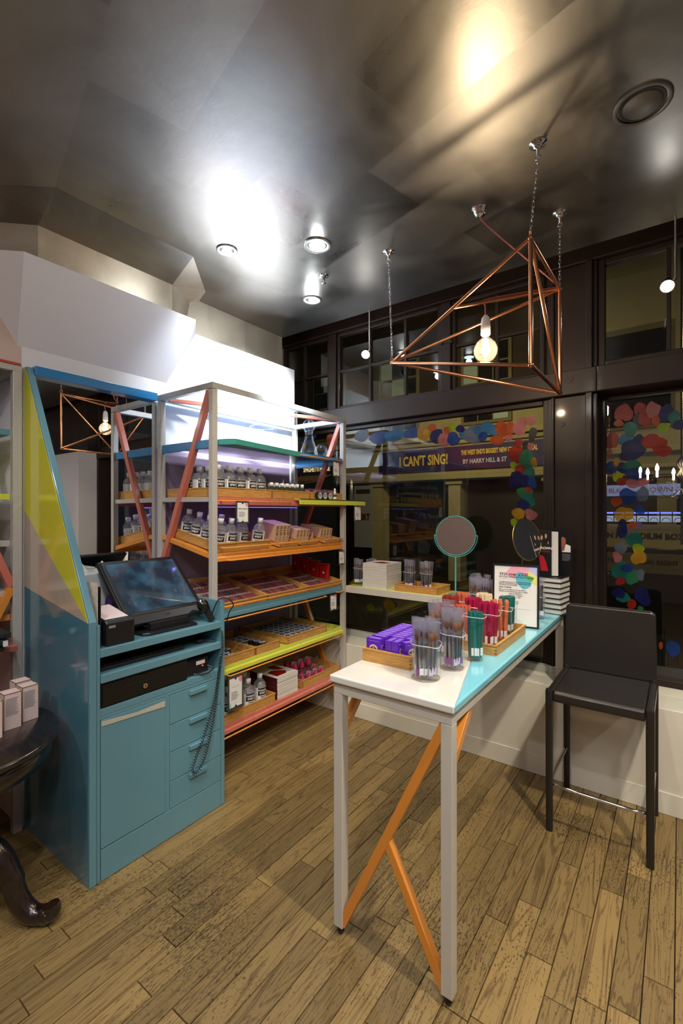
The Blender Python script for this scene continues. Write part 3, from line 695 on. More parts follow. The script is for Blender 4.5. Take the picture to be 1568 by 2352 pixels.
# coiled cord hanging in a loop down the drawers
path = smooth_path([(-2.006, 1.652, .96), (-2.002, 1.655, .86), (-2.0, 1.63, .74), (-1.992, 1.585, .58), (-1.985, 1.52, .44), (-1.983, 1.465, .345), (-1.985, 1.448, .30), (-1.986, 1.47, .275), (-1.987, 1.51, .30), (-1.99, 1.555, .40), (-1.995, 1.60, .56), (-2.0, 1.628, .73), (-2.003, 1.64, .82)], 10)
L = [0]
for i in range(1, len(path)): L.append(L[-1] + (path[i] - path[i - 1]).length)
pts = []; N = 900; j = 0; turns = L[-1] / .0125; prev = None
for i in range(N):
    s = L[-1] * i / (N - 1)
    while j < len(L) - 2 and L[j + 1] < s: j += 1
    t = (s - L[j]) / (L[j + 1] - L[j]); p = path[j].lerp(path[j + 1], t); d = (path[j + 1] - path[j]).normalized()
    a = Vector((1, 0, 0)); a = (a - d * a.dot(d)).normalized(); b_ = d.cross(a); ph = 2 * pi * turns * i / (N - 1)
    pts.append(p + (a * cos(ph) + b_ * sin(ph)) * .0062)
tag(obj('coiled_cord', MB().tube(pts, .0019, 5), BLACK), 'black coiled cord hanging in a loop in front of the teal drawers', 'cord')
# tissue box with two white cone tissues, leaflets, phone, purple pouch
tb = thing('tissue_box', (-2.50, 1.22, 1.005), 'white square tissue box with two pointed tissues behind the till', 'tissue box')
obj('box', MB().box(-2.655, -2.445, 1.10, 1.33, 1.0055, 1.285), mat('white_gloss', '#dfe3e4', .25, coat=.5), tb, .008)
for (x, y, h) in [(-2.53, 1.16, .052), (-2.52, 1.265, .052)]:
    obj('tissue', MB().lathe([(.034, 0), (.020, .018), (.010, .036), (.001, h)], (x, y, 1.2855), 12, fn=lambda r, z, a: r * (1 + .28 * sin(5 * a + z * 60))), PAPER, tb)
lf = ['#d8c8b8', '#b03a34', '#cfcfcf', '#2c2c34', '#c8a8a0', '#e0dcd8']
for i in range(6):
    m_ = mat('leaflet_' + str(i), lf[i], .35, var=.3, vscale=40)
    o = obj('leaflet', MB().box(-2.205, -2.052, 0, .002, 1.006, 1.288 - .006 * i), m_, None, loc=(-2.13, 0, 1.006)); o.location = (-2.13 - .012 * (i % 3), 1.0105 + i * .0044, 1.0062)
    tag(o, 'upright printed leaflet beside the printer, %s from the sloping side panel' % ['nearest', 'second', 'third', 'fourth', 'fifth', 'sixth'][i], 'leaflet', 'leaflets left of the printer')
ph_ = thing('smartphone', (-2.33, 1.06, 1.005), 'dark phone with blue lit screen behind the receipt printer', 'phone')
obj('body', MB().box(-2.36, -2.29, 1.045, 1.095, 1.0055, 1.16), BLACK, ph_, .003); obj('screen', MB().box(-2.355, -2.295, 1.05, 1.095, 1.1605, 1.161), mat('blue_screen', '#3550a0', .2, emit=1), ph_)
mb = MB()
for i in range(9): mb.poly([(-2.34 + i * .002, 1.165 + i * .006, 1.006), (-2.28, 1.17 + i * .006, 1.006), (-2.29, 1.20 + i * .006, 1.16 + (i % 2) * .012), (-2.34, 1.195 + i * .006, 1.17 + (i % 2) * .012)], (0, .004, 0))
tag(obj('pouch', mb, mat('purple_fabric', '#3d2260', .6)), 'purple pleated pouch between till monitor and tissue box', 'pouch')

# ================================================================== WALL SHELVING UNIT
FXP = -2.13
sh = thing('shelving_unit', (-2.4, 2.34, 0), 'grey framed shelving unit with coloured shelves and diagonal braces beside the window', 'shelving')
def bar(nm, p, q, wd, m, par=None, h=None, bev=.002, up=(0, 0, 1)): return obj(nm, MB().beam(p, q, wd, h or wd, up), m, par or sh, bev)
for (x, y) in [(FXP - .018, 1.708), (FXP - .018, 2.970), (-2.655, 1.708), (-2.655, 2.970)]:
    obj('post', MB().box(x - .018, x + .018, y - .018, y + .018, 0, 2.30), GREY, sh, .002)
T0, T1 = 2.302, 2.338
obj('top_rail', MB().box(FXP - .036, FXP, 1.69, 2.988, T0, T1), GREY, sh, .002)
obj('top_rail', MB().box(-2.673, -2.637, 1.69, 2.988, T0, T1), GREY, sh, .002)
obj('top_rail', MB().box(-2.637, FXP - .036, 1.69, 1.726, T0, T1), GREY, sh, .002)
obj('top_rail', MB().box(-2.637, FXP - .036, 2.952, 2.988, T0, T1), GREY, sh, .002)
bar('brace', (-2.635, 1.75, 2.316), (-2.17, 2.94, 2.316), .03, SALM, h=.024)
bar('brace', (-2.175, 1.708, 2.295), (-2.632, 1.708, 1.285), .034, SALM, h=.034, up=(0, 1, 0))
bar('brace', (-2.632, 1.708, 1.262), (-2.18, 1.708, .12), .034, ORNG, h=.034, up=(0, 1, 0))
bar('brace', (-2.175, 2.970, 2.295), (-2.632, 2.970, 1.285), .034, SALM, h=.034, up=(0, 1, 0))
bar('brace', (-2.632, 2.970, 1.05), (-2.20, 2.970, .10), .034, ORNG, h=.034, up=(0, 1, 0))
obj('back_panel', MB().box(-2.695, -2.678, 1.69, 2.93, .62, 2.0), LILAC, sh)
obj('back_panel', MB().box(-2.695, -2.678, 1.69, 2.988, .0, .61), PINKW, sh)
Y0, Y1 = 1.728, 2.950
def shelf(nm, zf, zb, m, lip, lx=FXP, side=None):
    """front lip top at zf, back at zb; stepped double lip"""
    o = obj(nm, MB().poly([(-2.635, Y0, zb - .018), (lx - .03, Y0, zf - .022), (lx - .03, Y0, zf - .004), (-2.635, Y0, zb)], (0, Y1 - Y0, 0)), m, sh, .001)
    obj('shelf_lip', MB().poly([(lx - .032, Y0, zf - lip), (lx - .004, Y0, zf - lip), (lx - .004, Y0, zf - lip * .55), (lx - .014, Y0, zf - lip * .45), (lx - .014, Y0, zf), (lx - .032, Y0, zf)], (0, Y1 - Y0, 0)), m, sh, .0015)
    for y in (1.708, 2.97):
        obj('side_rail', MB().beam((-2.637, y, zb - .012), (-2.166, y, zf - .016), .016, .028), side or m, sh, .001)
    return o
BLS = shelf('shelf', 2.018, 2.018, BLUE, .034, side=BLUE)
obj('shelf_wing', MB().poly([(FXP, 1.73, 1.984), (-2.034, 1.775, 1.984), (FXP, 2.44, 1.984)], (0, 0, .034)), GRN, sh, .002, label='green overhanging wedge of top shelf')
shelf('shelf', 1.688, 1.688, SALM, .046, side=GREY)
shelf('shelf', 1.362, 1.455, ORNG, .048)
shelf('shelf', 1.028, 1.120, TEAL, .046)
shelf('shelf', .700, .700, YEL, .050)
shelf('shelf', .352, .352, SALM, .050)
obj('shelf_wing', MB().box(FXP - .004, -2.085, 2.385, 3.195, 1.684, 1.692).box(-2.092, -2.085, 2.385, 3.195, 1.652, 1.692), YEL, sh, .001, label='yellow ledge jutting past right post')
def rail(y0, y1, z, x=-2.112, end=True):
    pts = [(FXP - .012, y0 - .001, z)] + [(x - .012 * (1 - cos(a)) * 0, y0, z) for a in (0,)] + [(x, y1, z), (FXP - .012, y1 + .001, z)]
    obj('front_rail', MB().tube([(FXP - .01, y0, z), (x - .004, y0, z), (x, y0 + .006, z), (x, y1 - .006, z), (x - .004, y1, z), (FXP - .01, y1, z)], .0048, 8), ORNG, sh)
rail(2.44, 2.90, 1.995); rail(1.745, 2.33, 1.664); rail(1.80, 2.92, 1.318); rail(1.76, 2.72, .974); rail(2.86, 2.94, .985)
rail(1.80, 2.94, .645); rail(1.74, 2.94, .296)
for (y0, y1, z) in [(1.76, 2.93, 1.392), (1.76, 2.92, 1.052)]: rail(y0, y1, z, -2.118)
for y in (1.708, 2.97): obj('side_fascia', MB().box(-2.637, -2.166, y - .008, y + .008, 1.968, 1.992), BLUE, sh, .001)
# violet light strips tucked below two shelves
VI = mat('violet_led', '#6a4cff', .4, emit=3)
for z, p in ((1.632, 1.0),):
    ls = thing('light_strip', (-2.30, 2.1, z), 'violet lit strip under the %s shelf of the shelving unit' % ('salmon' if z < 1.7 else 'blue'), 'light strip')
    obj('housing', MB().box(-2.31, -2.29, 1.80, 2.60, z, z + .008), GREY, ls); obj('diffuser', MB().box(-2.306, -2.294, 1.81, 2.59, z - .003, z), VI, ls)
    d = bpy.data.lights.new('strip_glow', 'AREA'); d.shape = 'RECTANGLE'; d.size = .02; d.size_y = .78; d.energy = p * .35; d.color = (.42, .28, 1)
    lo = bpy.data.objects.new('strip_glow', d); C.objects.link(lo); lo.location = (-2.30, 2.2, z - .006)

# ================================================================== LEFT SHELVING UNIT
lu = thing('shelving_unit', (-2.94, .60, 0), 'grey shelving unit left of the cash counter, red rail on top', 'shelving')
for (x, y) in [(-2.688, .922), (-3.18, .922), (-2.688, -.40), (-3.18, -.40)]:
    obj('post', MB().box(x - .018, x + .018, y - .02, y + .02, 0, 2.302), GREY, lu, .002)
obj('top_rail', MB().box(-2.706, -2.67, -.42, .942, 2.302, 2.332), GREY, lu, .002); obj('top_rail', MB().box(-3.2, -2.706, .902, .942, 2.302, 2.332), GREY, lu, .002)
obj('red_rail', MB().box(-2.70, -2.665, -.42, .936, 2.3325, 2.345), mat('red_lacquer', '#b84a3c', .3, coat=.5), lu, .002)
for z, m_ in ((2.30, SALM), (2.012, TEAL), (1.69, YEL), (1.458, GREY), (1.21, GREY), (1.09, ORNG), (.955, SALM)):
    if z > 2.2: continue
    obj('shelf', MB().box(-3.16, -2.70 if z > 1.0 else -2.60, -.38, .90, z - .03, z), m_, lu, .002)
obj('shelf', MB().box(-3.16, -2.70, -.38, .90, .36, .40), SALM, lu, .002)
bar('brace', (-2.688, .60, 2.0), (-2.688, .900, 1.23), .034, SALM, lu, h=.034, up=(1, 0, 0))
bar('brace', (-2.688, .900, 1.225), (-2.688, .45, .25), .034, ORNG, lu, h=.034, up=(1, 0, 0))
obj('back_panel', MB().box(-3.215, -3.20, -.42, .942, 0, 2.33), PINKW, lu)
sobj('baseboard_left', MB().box(-3.20, -2.70, .944, .95, 0, .12), CREAM)
# folded dark garments on it
for i, z in enumerate((.957, .987, 1.017)):
    g = thing('folded_pouch', (-2.60, .80, z), ['lowest soft dark-green pouch of the stack on the left shelf', 'dark-green boxed pouch with white tab, middle of the left stack', 'topmost dark-green pouch of the stack on the left shelf'][i], 'pouch')
    k = .01 * (i % 2)
    obj('cloth', MB().box(-2.68 + k, -2.51 + k, .70, .842 - .012 * (2 - i), z, z + .026), mat('dark_green_cloth', '#16211f', .6), g, .010 if i == 0 else .004)
    if i == 1: obj('tab', MB().box(-2.5, -2.498, .805, .825, z - .004, z + .022), LABELW, g)
for k, (y, z, c_) in enumerate([(.845, 1.462, '#c05a38'), (.845, 1.212, '#9a5a38')]):
    mb = MB()
    for q in range(4): mb.cyl((-2.80, y - .01, z + q * .018), (-2.80, y - .01, z + .015 + q * .018), .035 - .002 * (q % 2), n=16)
    tag(obj('stacked_compact', mb, mat('compact_' + str(k), c_, .4), None, loc=(-2.80, y - .01, z)), ['orange stack of compacts on grey shelf at left edge', 'brown stack of compacts above the orange shelf at left edge'][k], 'compact')

# ================================================================== ROUND MAHOGANY TABLE with boxes
rt = thing('round_table', (-2.296, .562, 0), 'dark mahogany round pedestal table at the left edge of picture', 'table')
RC = (-2.296, .562)
obj('tabletop', MB().lathe([(.0005, .672), (.360, .672), (.368, .678), (.371, .686), (.368, .694), (.360, .700), (.0005, .700)], (*RC, 0), 64), MAHOG, rt)
obj('apron', MB().lathe([(.330, .59), (.340, .592), (.345, .672), (.33, .672), (.32, .60), (.33, .59)], (*RC, 0), 64), MAHOG, rt)
obj('pedestal', MB().lathe([(.0005, .16), (.06, .16), (.075, .20), (.06, .26), (.035, .30), (.03, .42), (.05, .50), (.075, .55), (.12, .60), (.14, .672), (.0005, .672)], (*RC, 0), 32), MAHOG, rt)
for k in range(3):
    a = R(36) + k * 2 * pi / 3
    prof = [(.05, .30), (.12, .31), (.19, .27), (.235, .18), (.27, .09), (.32, .040), (.37, .036), (.40, .05), (.397, .075)]
    P = smooth_path([(RC[0] + r * cos(a), RC[1] + r * sin(a), z) for r, z in prof], 5); n = len(P)
    obj('leg', MB().tube(P, [.034 + .012 * sin(pi * i / n * 1.2) - .006 * (i > n * .4) + .006 * (i > n * .8) for i in range(n)], 14).sphere((RC[0] + .375 * cos(a), RC[1] + .375 * sin(a), .036), .036, 9), MAHOG, rt)
def small_print(mb, y0, y1, z0, z1, rows, x, t=.0003):
    for i in range(rows):
        z = z1 - (z1 - z0) * i / rows; mb.box(x, x + t, y0, y1 - rnd.random() * .3 * (y1 - y0), z - (z1 - z0) / rows * .45, z)
PINKB = mat('pink_carton', '#e2c9c2', .45); GOLD = mat('gold_edge', '#9a8254', .4, metal=.6)
def pink_box(loc, rz, label):
    t = thing('cosmetic_box', (0, 0, 0), label, 'box', 'pink cartons on the round table')
    w2, d2, h = .031, .031, .148
    obj('carton', MB().box(-w2, w2, -d2, d2, 0, h), PINKB, t, .0005)
    e = MB()
    for sx in (-1, 1):
        for sy in (-1, 1): e.box(sx * w2 - .001, sx * w2 + .001, sy * d2 - .001, sy * d2 + .001, 0, h + .0005)
    for s in (-1, 1): e.box(-w2, w2, s * d2 - .001, s * d2 + .001, h - .0012, h + .0008).box(s * w2 - .001, s * w2 + .001, -d2, d2, h - .0012, h + .0008)
    obj('gold_edging', e, GOLD, t)
    s = MB(); small_print(s, -.024, .024, .055, .128, 20, w2)
    obj('small_print', s, GREYINK, t)
    text('ELIA', .008, GREYINK, (-.0, -d2 - .0004, .105), FY, t)
    obj('price_sticker', MB().box(-.016, .008, -d2 - .0006, -d2, .045, .07), mat('pale_sticker', '#c9c4dc', .5), t)
    t.location = loc; t.rotation_euler.z = rz
    return t
pink_box((-2.300, .83, .7003), .06, 'pink carton, rightmost at the back on the round table')
pink_box((-2.268, .755, .7003), .0, 'pink carton, middle one of the stepped row on round table')
pink_box((-2.218, .672, .7003), -.02, 'pink carton nearest the camera on the round table')
pink_box((-2.385, .835, .7003), .03, 'pink carton half hidden behind the others on round table')

# ================================================================== WHITE AND AQUA TABLE
TX0, TX1, TY0, TY1, TZ = -1.073, -.575, 1.395, 3.20, .985
wt = thing('display_table', (-.824, 2.3, 0), 'tall white and aqua display table with orange diagonal braces', 'table')
obj('tabletop', MB().poly([(TX0, TY0, TZ - .028), (TX1, TY0, TZ - .028), (TX1 - .236, 2.30, TZ - .028), (TX1 - .30, TY1, TZ - .028), (TX0, TY1, TZ - .028)], (0, 0, .028)), TOPW, wt, .006, 3, label='white part of the tabletop')
obj('tabletop', MB().poly([(TX1 + .0, TY0 + .0006, TZ - .0275), (TX1, TY1, TZ - .0275), (TX1 - .2995, TY1, TZ - .0275), (TX1 - .2355, 2.30, TZ - .0275)], (0, 0, .0275)), SKY, wt, .006, 3, label='aqua part of the tabletop')
lx = [TX0 + .012 + .02, TX1 - .012 - .02]; ly = [TY0 + .012 + .02, TY1 - .05]
for i, x in enumerate(lx):
    for j, y in enumerate(ly):
        obj('leg', MB().box(x - .02, x + .02, y - .02, y + .02, .034, .915), GREY if 0 else mat('leg_lacquer', '#c4bfb5', .25, coat=.5), wt, .002)
        f = obj('castor', MB().cyl((x, y, .034), (x, y, .026), .016, n=14).sphere((x, y, .014), .014, 8), BLACK, wt)
LEG = MATS['leg_lacquer']
for y in ly: obj('apron', MB().box(lx[0] - .02, lx[1] + .02, y - .02, y + .02, .9155, .9565), LEG, wt, .002)
for x in lx: obj('apron', MB().box(x - .02, x + .02, ly[0] + .0205, ly[1] - .0205, .9155, .9565), LEG, wt, .002)
yb = ly[0]
bar('brace', (lx[0] + .012, yb, .045), (lx[1] - .012, yb, .905), .032, ORNG, wt, h=.032, up=(0, 1, 0))
bar('brace', (-.842, yb, .450), (lx[1] - .014, yb, .045), .030, ORNG, wt, h=.030, up=(0, 1, 0))
for x in lx:
    bar('brace', (x, yb + .022, .78), (x, yb + .16, .905), .03, ORNG, wt, h=.03, up=(1, 0, 0))
ys = thing('window_ledge_shelf', (-1.6, 3.12, .965), 'pale yellow ledge shelf running along the window to the table', 'shelf')
obj('board', MB().box(-2.128, -1.078, 2.99, 3.255, .992, 1.02), mat('pale_yellow', '#d5d865', .2, coat=.6), ys, .002)
obj('edge_strip', MB().box(-2.128, -1.078, 2.978, 2.9895, .968, 1.018), LEG, ys, .002)
obj('bracket', MB().box(-2.10, -2.07, 3.0, 3.26, .962, .9915).box(-1.12, -1.09, 3.0, 3.26, .962, .9915), LEG, ys)

# ================================================================== BAR STOOL
st = thing('bar_stool', (-.32, 2.74, 0), 'tall dark brown leather bar stool with chrome footrest', 'stool')
SX0, SX1, SY0, SY1 = -.548, -.088, 2.49, 2.965
def legb(x0, x1, y0, y1, z1, tx, ty):
    m = MB(); n = 12; rings = []
    for z, k in ((.0, .88), (.3, .93), (.6, .98), (z1 - .01, 1.0), (z1, .86)):
        cx, cy = (x0 + x1) / 2 + tx * (z1 - z) * .0, (y0 + y1) / 2 + ty * max(0, .7 - z); hx, hy = (x1 - x0) / 2 * k, (y1 - y0) / 2 * k
        rings.append([(cx + hx * (1 if abs(cos(a)) > .35 else 0) * (1 if cos(a) > 0 else -1) if False else cx + hx * math.copysign(abs(cos(a)) ** .5, cos(a)), cy + hy * math.copysign(abs(sin(a)) ** .5, sin(a)), z) for a in [2 * pi * i / n + .13 for i in range(n)]])
    vs = [v_ for r_ in rings for v_ in r_]
    m.add(vs, [(k * n + i, k * n + (i + 1) % n, (k + 1) * n + (i + 1) % n, (k + 1) * n + i) for k in range(4) for i in range(n)], 0, True)
    m.add(rings[0], [tuple(range(n))[::-1]]); m.add(rings[-1], [tuple(range(n))]); return m
for (x0, x1) in ((SX0, SX0 + .036), (SX1 - .036, SX1)):
    obj('leg', legb(x0, x1, SY0, SY0 + .036, .708, 0, 0), LEATH, st)
    obj('leg', legb(x0, x1, SY1 - .036, SY1, .72, 0, .02), LEATH, st)
sm = MB(); nx = 10
for i in range(nx + 1):
    t = i / nx
seat = MB().poly([(SX0 + .037, SY0 + .004, .652), (SX0 + .037, SY0, .668), (SX0 + .037, SY0 + .004, .696), (SX0 + .037, SY0 + .02, .708), (SX0 + .037, SY1 - .036, .706), (SX0 + .037, SY1 - .03, .66)], (SX1 - SX0 - .074, 0, 0))
obj('seat', seat, LEATH, st, .008, 3)
obj('seat_edge', MB().box(SX0 + .004, SX0 + .0365, SY0 + .037, SY1 - .037, .66, .703), LEATH, st, .008, 3)
obj('seat_edge', MB().box(SX1 - .0365, SX1 - .004, SY0 + .037, SY1 - .037, .66, .703), LEATH, st, .008, 3)
bk = MB().poly([(SX0 + .006, SY1 - .032, .70), (SX1 - .006, SY1 - .032, .70), (SX1 - .012, SY1 - .002, 1.055), (SX1 - .03, SY1 + .0, 1.066), (SX0 + .03, SY1 + .0, 1.066), (SX0 + .012, SY1 - .002, 1.055)], (0, .03, 0))
obj('backrest', bk, LEATH, st, .010, 3)
obj('stitching', MB().beam((SX0 + .03, SY1 + .013, 1.068), (SX1 - .03, SY1 + .013, 1.068), .004, .003), mat('thread', '#3a322c', .7), st)
fz = .236
obj('footrest', MB().tube(smooth_path([(SX0 + .018, SY1 - .03, fz), (SX0 + .018, SY0 + .10, fz), (SX0 + .026, SY0 + .035, fz), (SX0 + .07, SY0 + .010, fz), (SX0 + .15, SY0 + .006, fz), (SX1 - .15, SY0 + .006, fz), (SX1 - .07, SY0 + .010, fz), (SX1 - .026, SY0 + .035, fz), (SX1 - .018, SY0 + .10, fz), (SX1 - .018, SY1 - .03, fz)], 6), .0085, 10), CHROME, st)

# ================================================================== PENDANT LAMP
V1, V2, V3, V4, V5 = map(Vector, [(-1.377, 2.401, 2.485), (-0.506, 2.047, 2.753), (-0.501, 2.607, 2.755), (-0.506, 2.049, 2.218), (-0.5, 2.608, 2.213)])
Mv = V1.lerp(V2, .525)
pe = thing('pendant_lamp', (-0.798, 2.329, 3.15), 'copper tube frame pendant lamp hung on chains, with a globe bulb', 'lamp')
for a, b_ in ((V1, V2), (V1, V3), (V1, V4), (V1, V5), (V2, V3), (V2, V4), (V2, V5), (V3, V5), (V4, V5), (Mv, V3)):
    obj('copper_tube', MB().cyl(a, b_, .0088, n=14), COPPER, pe)
obj('joints', MB().sphere(V1, .0115, 8).sphere(V2, .0115, 8).sphere(V3, .0115, 8).sphere(V4, .0115, 8).sphere(V5, .0115, 8), COPPER, pe)
hooks = [((-1.398, 2.4, 3.15), V1, .034), ((-0.481, 2.065, 3.15), V2, .046), ((-0.501, 2.614, 3.15), V3, .040)]
for (c, vv, r) in hooks:
    c = Vector(c); r = .036
    obj('ceiling_hook', MB().lathe([(.0005, 0), (r, 0), (r, -.004), (r * .6, -.008), (r * .55, -.014), (r * .45, -.02), (.006, -.024), (.005, -.05), (.0005, -.052)], c, 24).tube([c + Vector((.011 * cos(t), 0, -.058 + .011 * sin(t))) for t in [2 * pi * i / 12 for i in range(12)]], .0028, 6, closed=True), CHROME, pe)
    obj('ring', MB().tube([vv + Vector((0, .012 * cos(t), .022 + .012 * sin(t))) for t in [2 * pi * i / 14 for i in range(14)]], .0028, 6, closed=True), COPPER, pe)
    s0 = c + Vector((0, 0, -.066)); e0 = vv + Vector((0, 0, .032)); D = e0 - s0; n = int(D.length / .019); mb = MB()
    for i in range(n):
        p = s0 + D * ((i + .5) / n); h = D.length / n * .5 + .0045; ax = (Vector((1, 0, 0)) if i % 2 else Vector((0, 1, 0)))
        mb.tube([p + ax * (.0052 * cos(t)) + Vector((0, 0, h * sin(t))) for t in [2 * pi * q / 10 for q in range(10)]], .0013, 5, closed=True)
    obj('chain', mb, CHROME, pe)
Bp = Mv.lerp(V3, .299); Rz = Vector((-0.824, 2.336, 3.15))
obj('ceiling_rose', MB().lathe([(.0005, 0), (.042, 0), (.042, -.004), (.034, -.010), (.032, -.024), (.022, -.038), (.007, -.044), (.0005, -.046)], Rz, 28), CHROME, pe)
CORD = mat('pink_cord', '#a85a55', .7)
obj('cord', MB().tube(smooth_path([Rz + Vector((0, 0, -.044)), (-0.798, 2.348, 3.067), (-0.724, 2.393, 2.985), (-0.624, 2.476, 2.884), (-0.532, 2.568, 2.792), V3 + Vector((-.01, 0, .012)), V3.lerp(Mv, .25) + Vector((0, 0, .014)), Bp + Vector((0, 0, .012)), Bp + Vector((0, -.006, -.02)), Bp + Vector((0, 0, -.075))], 6), .0038, 8), CORD, pe)
bz = 2.419; bc = Vector((Bp.x, Bp.y, bz))
obj('socket', MB().lathe([(.0005, .1), (.010, .098), (.021, .082), (.024, .05), (.024, .0), (.020, -.004), (.0005, -.004)], bc + Vector((0, 0, .080)), 24), mat('porcelain', '#dcdcda', .2, coat=.6), pe)
bulb = obj('bulb', MB().lathe([(.014, .084), (.017, .070), (.026, .057), (.044, .041), (.056, .018), (.060, 0), (.056, -.020), (.044, -.041), (.024, -.055), (.0005, -.060)], bc, 28), glassmat('bulb_glass', (1, .97, .92), 2.5, 1.45, .0, .012, (1, .9, .75)), pe)
fm = mat('filament', '#ffe2b0', .4, emit=60); mb = MB()
for i in range(4):
    a = i * pi / 2 + .4; mb.cyl(bc + Vector((.009 * cos(a), .009 * sin(a), -.022)), bc + Vector((.012 * cos(a), .012 * sin(a), .055)), .0035, n=6)
obj('filament', mb, fm, bulb)
lamp('POINT', 'bulb_light', tuple(bc), None, 36, (1, .80, .55), .022)

# ================================================================== CEILING FITTINGS AND SPOTLIGHTS
EM = mat('lamp_face', '#f4faff', .3, emit=14); EMG = mat('lamp_face_cool', '#d4fff2', .3, emit=14)
RING = mat('fitting_ring', '#8d8b86', .35, metal=.7)
def downlight(c, r, label, em, tilt=(0, 0), big=False):
    t = thing('downlight', c, label, 'ceiling light'); z = c[2]
    obj('trim_ring', MB().lathe([(r, -.0002), (r, -.006), (r * .92, -.009), (r * .72, -.007), (r * .70, -.001)], c, 36), RING, t)
    obj('recess', MB().lathe([(r * .70, -.001), (r * .66, -.0025), (.0005, -.0026)], c, 36), BLACKM, t)
    cc = Vector(c) + Vector((tilt[0], tilt[1], -.004))
    obj('lamp_face', MB().lathe([(r * (.60 if em is EMG else .50), 0), (r * .48, -.005), (.0005, -.007)], cc, 28), em, t)
downlight((-2.162, 1.82, 3.15), .061, 'gimbal downlight nearest the silver ceiling wedge', EM, (-.010, .008))
downlight((-1.7, 2.095, 3.15), .080, 'large greenish glowing ceiling downlight left of the chain', EMG)
downlight((-2.167, 2.61, 3.15), .066, 'small ceiling downlight above the far end of shelves', EM, (.002, .012))
sp_ = thing('ceiling_speaker', (-0.114, 2.1, 3.15), 'round flush ceiling speaker in the top right of the ceiling', 'speaker')
obj('rim', MB().lathe([(.098, -.0002), (.098, -.004), (.086, -.006), (.084, -.003)], (-0.114, 2.1, 3.15), 40), mat('speaker_grey', '#5a5752', .5, metal=.4), sp_)
obj('gap', MB().lathe([(.078, -.0015), (.070, -.0030), (.066, -.0015)], (-0.114, 2.1, 3.15), 40), BLACKM, sp_)
obj('cone', MB().lathe([(.066, -.002), (.062, -.007), (.0005, -.009)], (-0.114, 2.1, 3.15), 40), MATS['speaker_grey'], sp_)
sk = thing('sprinkler', (-1.885, 2.391, 3.15), 'small chrome fire sprinkler on the ceiling between downlights', 'sprinkler')
obj('plate', MB().lathe([(.0005, 0), (.034, -.0002), (.034, -.004), (.014, -.010), (.0005, -.010)], (-1.885, 2.391, 3.15), 24), CHROME, sk)
obj('nozzle', MB().lathe([(.008, -.010), (.008, -.028), (.012, -.03), (.006, -.036), (.006, -.048), (.015, -.05), (.0005, -.052)], (-1.885, 2.391, 3.15), 16), STEEL, sk)
for (x, y, z, lab, tg) in [(-1.941, 2.98, 2.805, 'small bright spotlight on a thin rod beside the left window', (-1.1, .9, 1.2)), (-.052, 2.98, 2.786, 'brilliant small spotlight hanging before the right window', (-.10, .9, 1.0))]:
    t = thing('spotlight', (x, y, 3.15), lab, 'spotlight'); rx = x + .035
    obj('rod', MB().cyl((rx, y, 3.149), (rx, y, z + .03), .005), STEEL, t)
    d = (Vector(tg) - Vector((x, y, z))).normalized(); a = Vector((x, y, z))
    obj('head', MB().cyl(a - d * .06, a, .024, .034, 20), STEEL, t)
    obj('bracket', MB().cyl((rx, y, z + .03), a - d * .03, .006), STEEL, t)
    obj('lamp_face', MB().cyl(a, a + d * .004, .030, .026, 20), mat('spot_face', '#ffffff', .3, emit=90), t)
    lamp('SPOT', 'spotlight_beam', tuple(a + d * .01), tg, 26, NEUT, .02, 70, .8)
# ================================================================== PRODUCTS
def bend(me, r):
    m2 = me.copy()
    for v in m2.vertices:
        x, y, z = v.co; a = x / r; v.co = ((r + z) * cos(a), (r + z) * sin(a), y)
    return m2
def arcpatch(r, a0, a1, z0, z1, n=10, t=.0003):
    m = MB(); vs = [(r * cos(a0 + (a1 - a0) * i / n), r * sin(a0 + (a1 - a0) * i / n), z) for z in (z0, z1) for i in range(n + 1)]
    m.add(vs, [(i, i + 1, n + 2 + i, n + 1 + i) for i in range(n)], 0, True); return m
def rawpart(nm, me, parent, m=None):
    if isinstance(me, MB): me = me.mesh(nm, m)
    o = bpy.data.objects.new(nm, me); C.objects.link(o); o.parent = parent; ORG[o.name] = Vector((0, 0, 0)); return o
def tray(x0, x1, y0, y1, z, label, h=.05, tilt=0.0, group=None):
    """dovetailed beech tray; origin at its front edge (x1)"""
    t = thing('wooden_tray', (0, 0, 0), label, 'tray', group); D = x1 - x0; W = y1 - y0; k = .008
    def p(nm, a, m): rawpart(nm, a.mesh(nm, m), t)
    p('tray_floor', MB().box(-D + k, -k, k, W - k, .0015, .006), [BEECH])
    for yy in (0, W - k):
        p('tray_side', MB().box(-D, 0, yy, yy + k, .0003, h), [BEECHX])
    p('tray_side', MB().box(-k, .0002, k, W - k, .0003, h), [BEECH]); p('tray_side', MB().box(-D, -D + k, k, W - k, .0003, h), [BEECH])
    lip = MB().box(-k, .003, -.002, W + .002, h, h + .006).box(-D - .002, -D + k, -.002, W + .002, h, h + .006).box(-D + k, -k, -.002, k, h, h + .006).box(-D + k, -k, W - k, W + .002, h, h + .006)
    p('rim', lip, [BEECH])
    jt = MB()
    for q in (.006, .020, .034):
        if q + .008 < h:
            for yy in (-.0004, W - k + .0004 - 0): jt.box(-.0075, .0004, yy if yy < 0 else yy, yy + k, q, q + .007)
    p('dovetail_joint', jt, [JOINT])
    t.location = (x1, y0, z); t.rotation_euler = (0, tilt, 0); return t
TH = math.atan2(.093, .475)
def tp(zf, u, y, h=0.0, th=TH): return (-2.160 - u * cos(th) + h * sin(th), y, zf + u * sin(th) + h * cos(th))

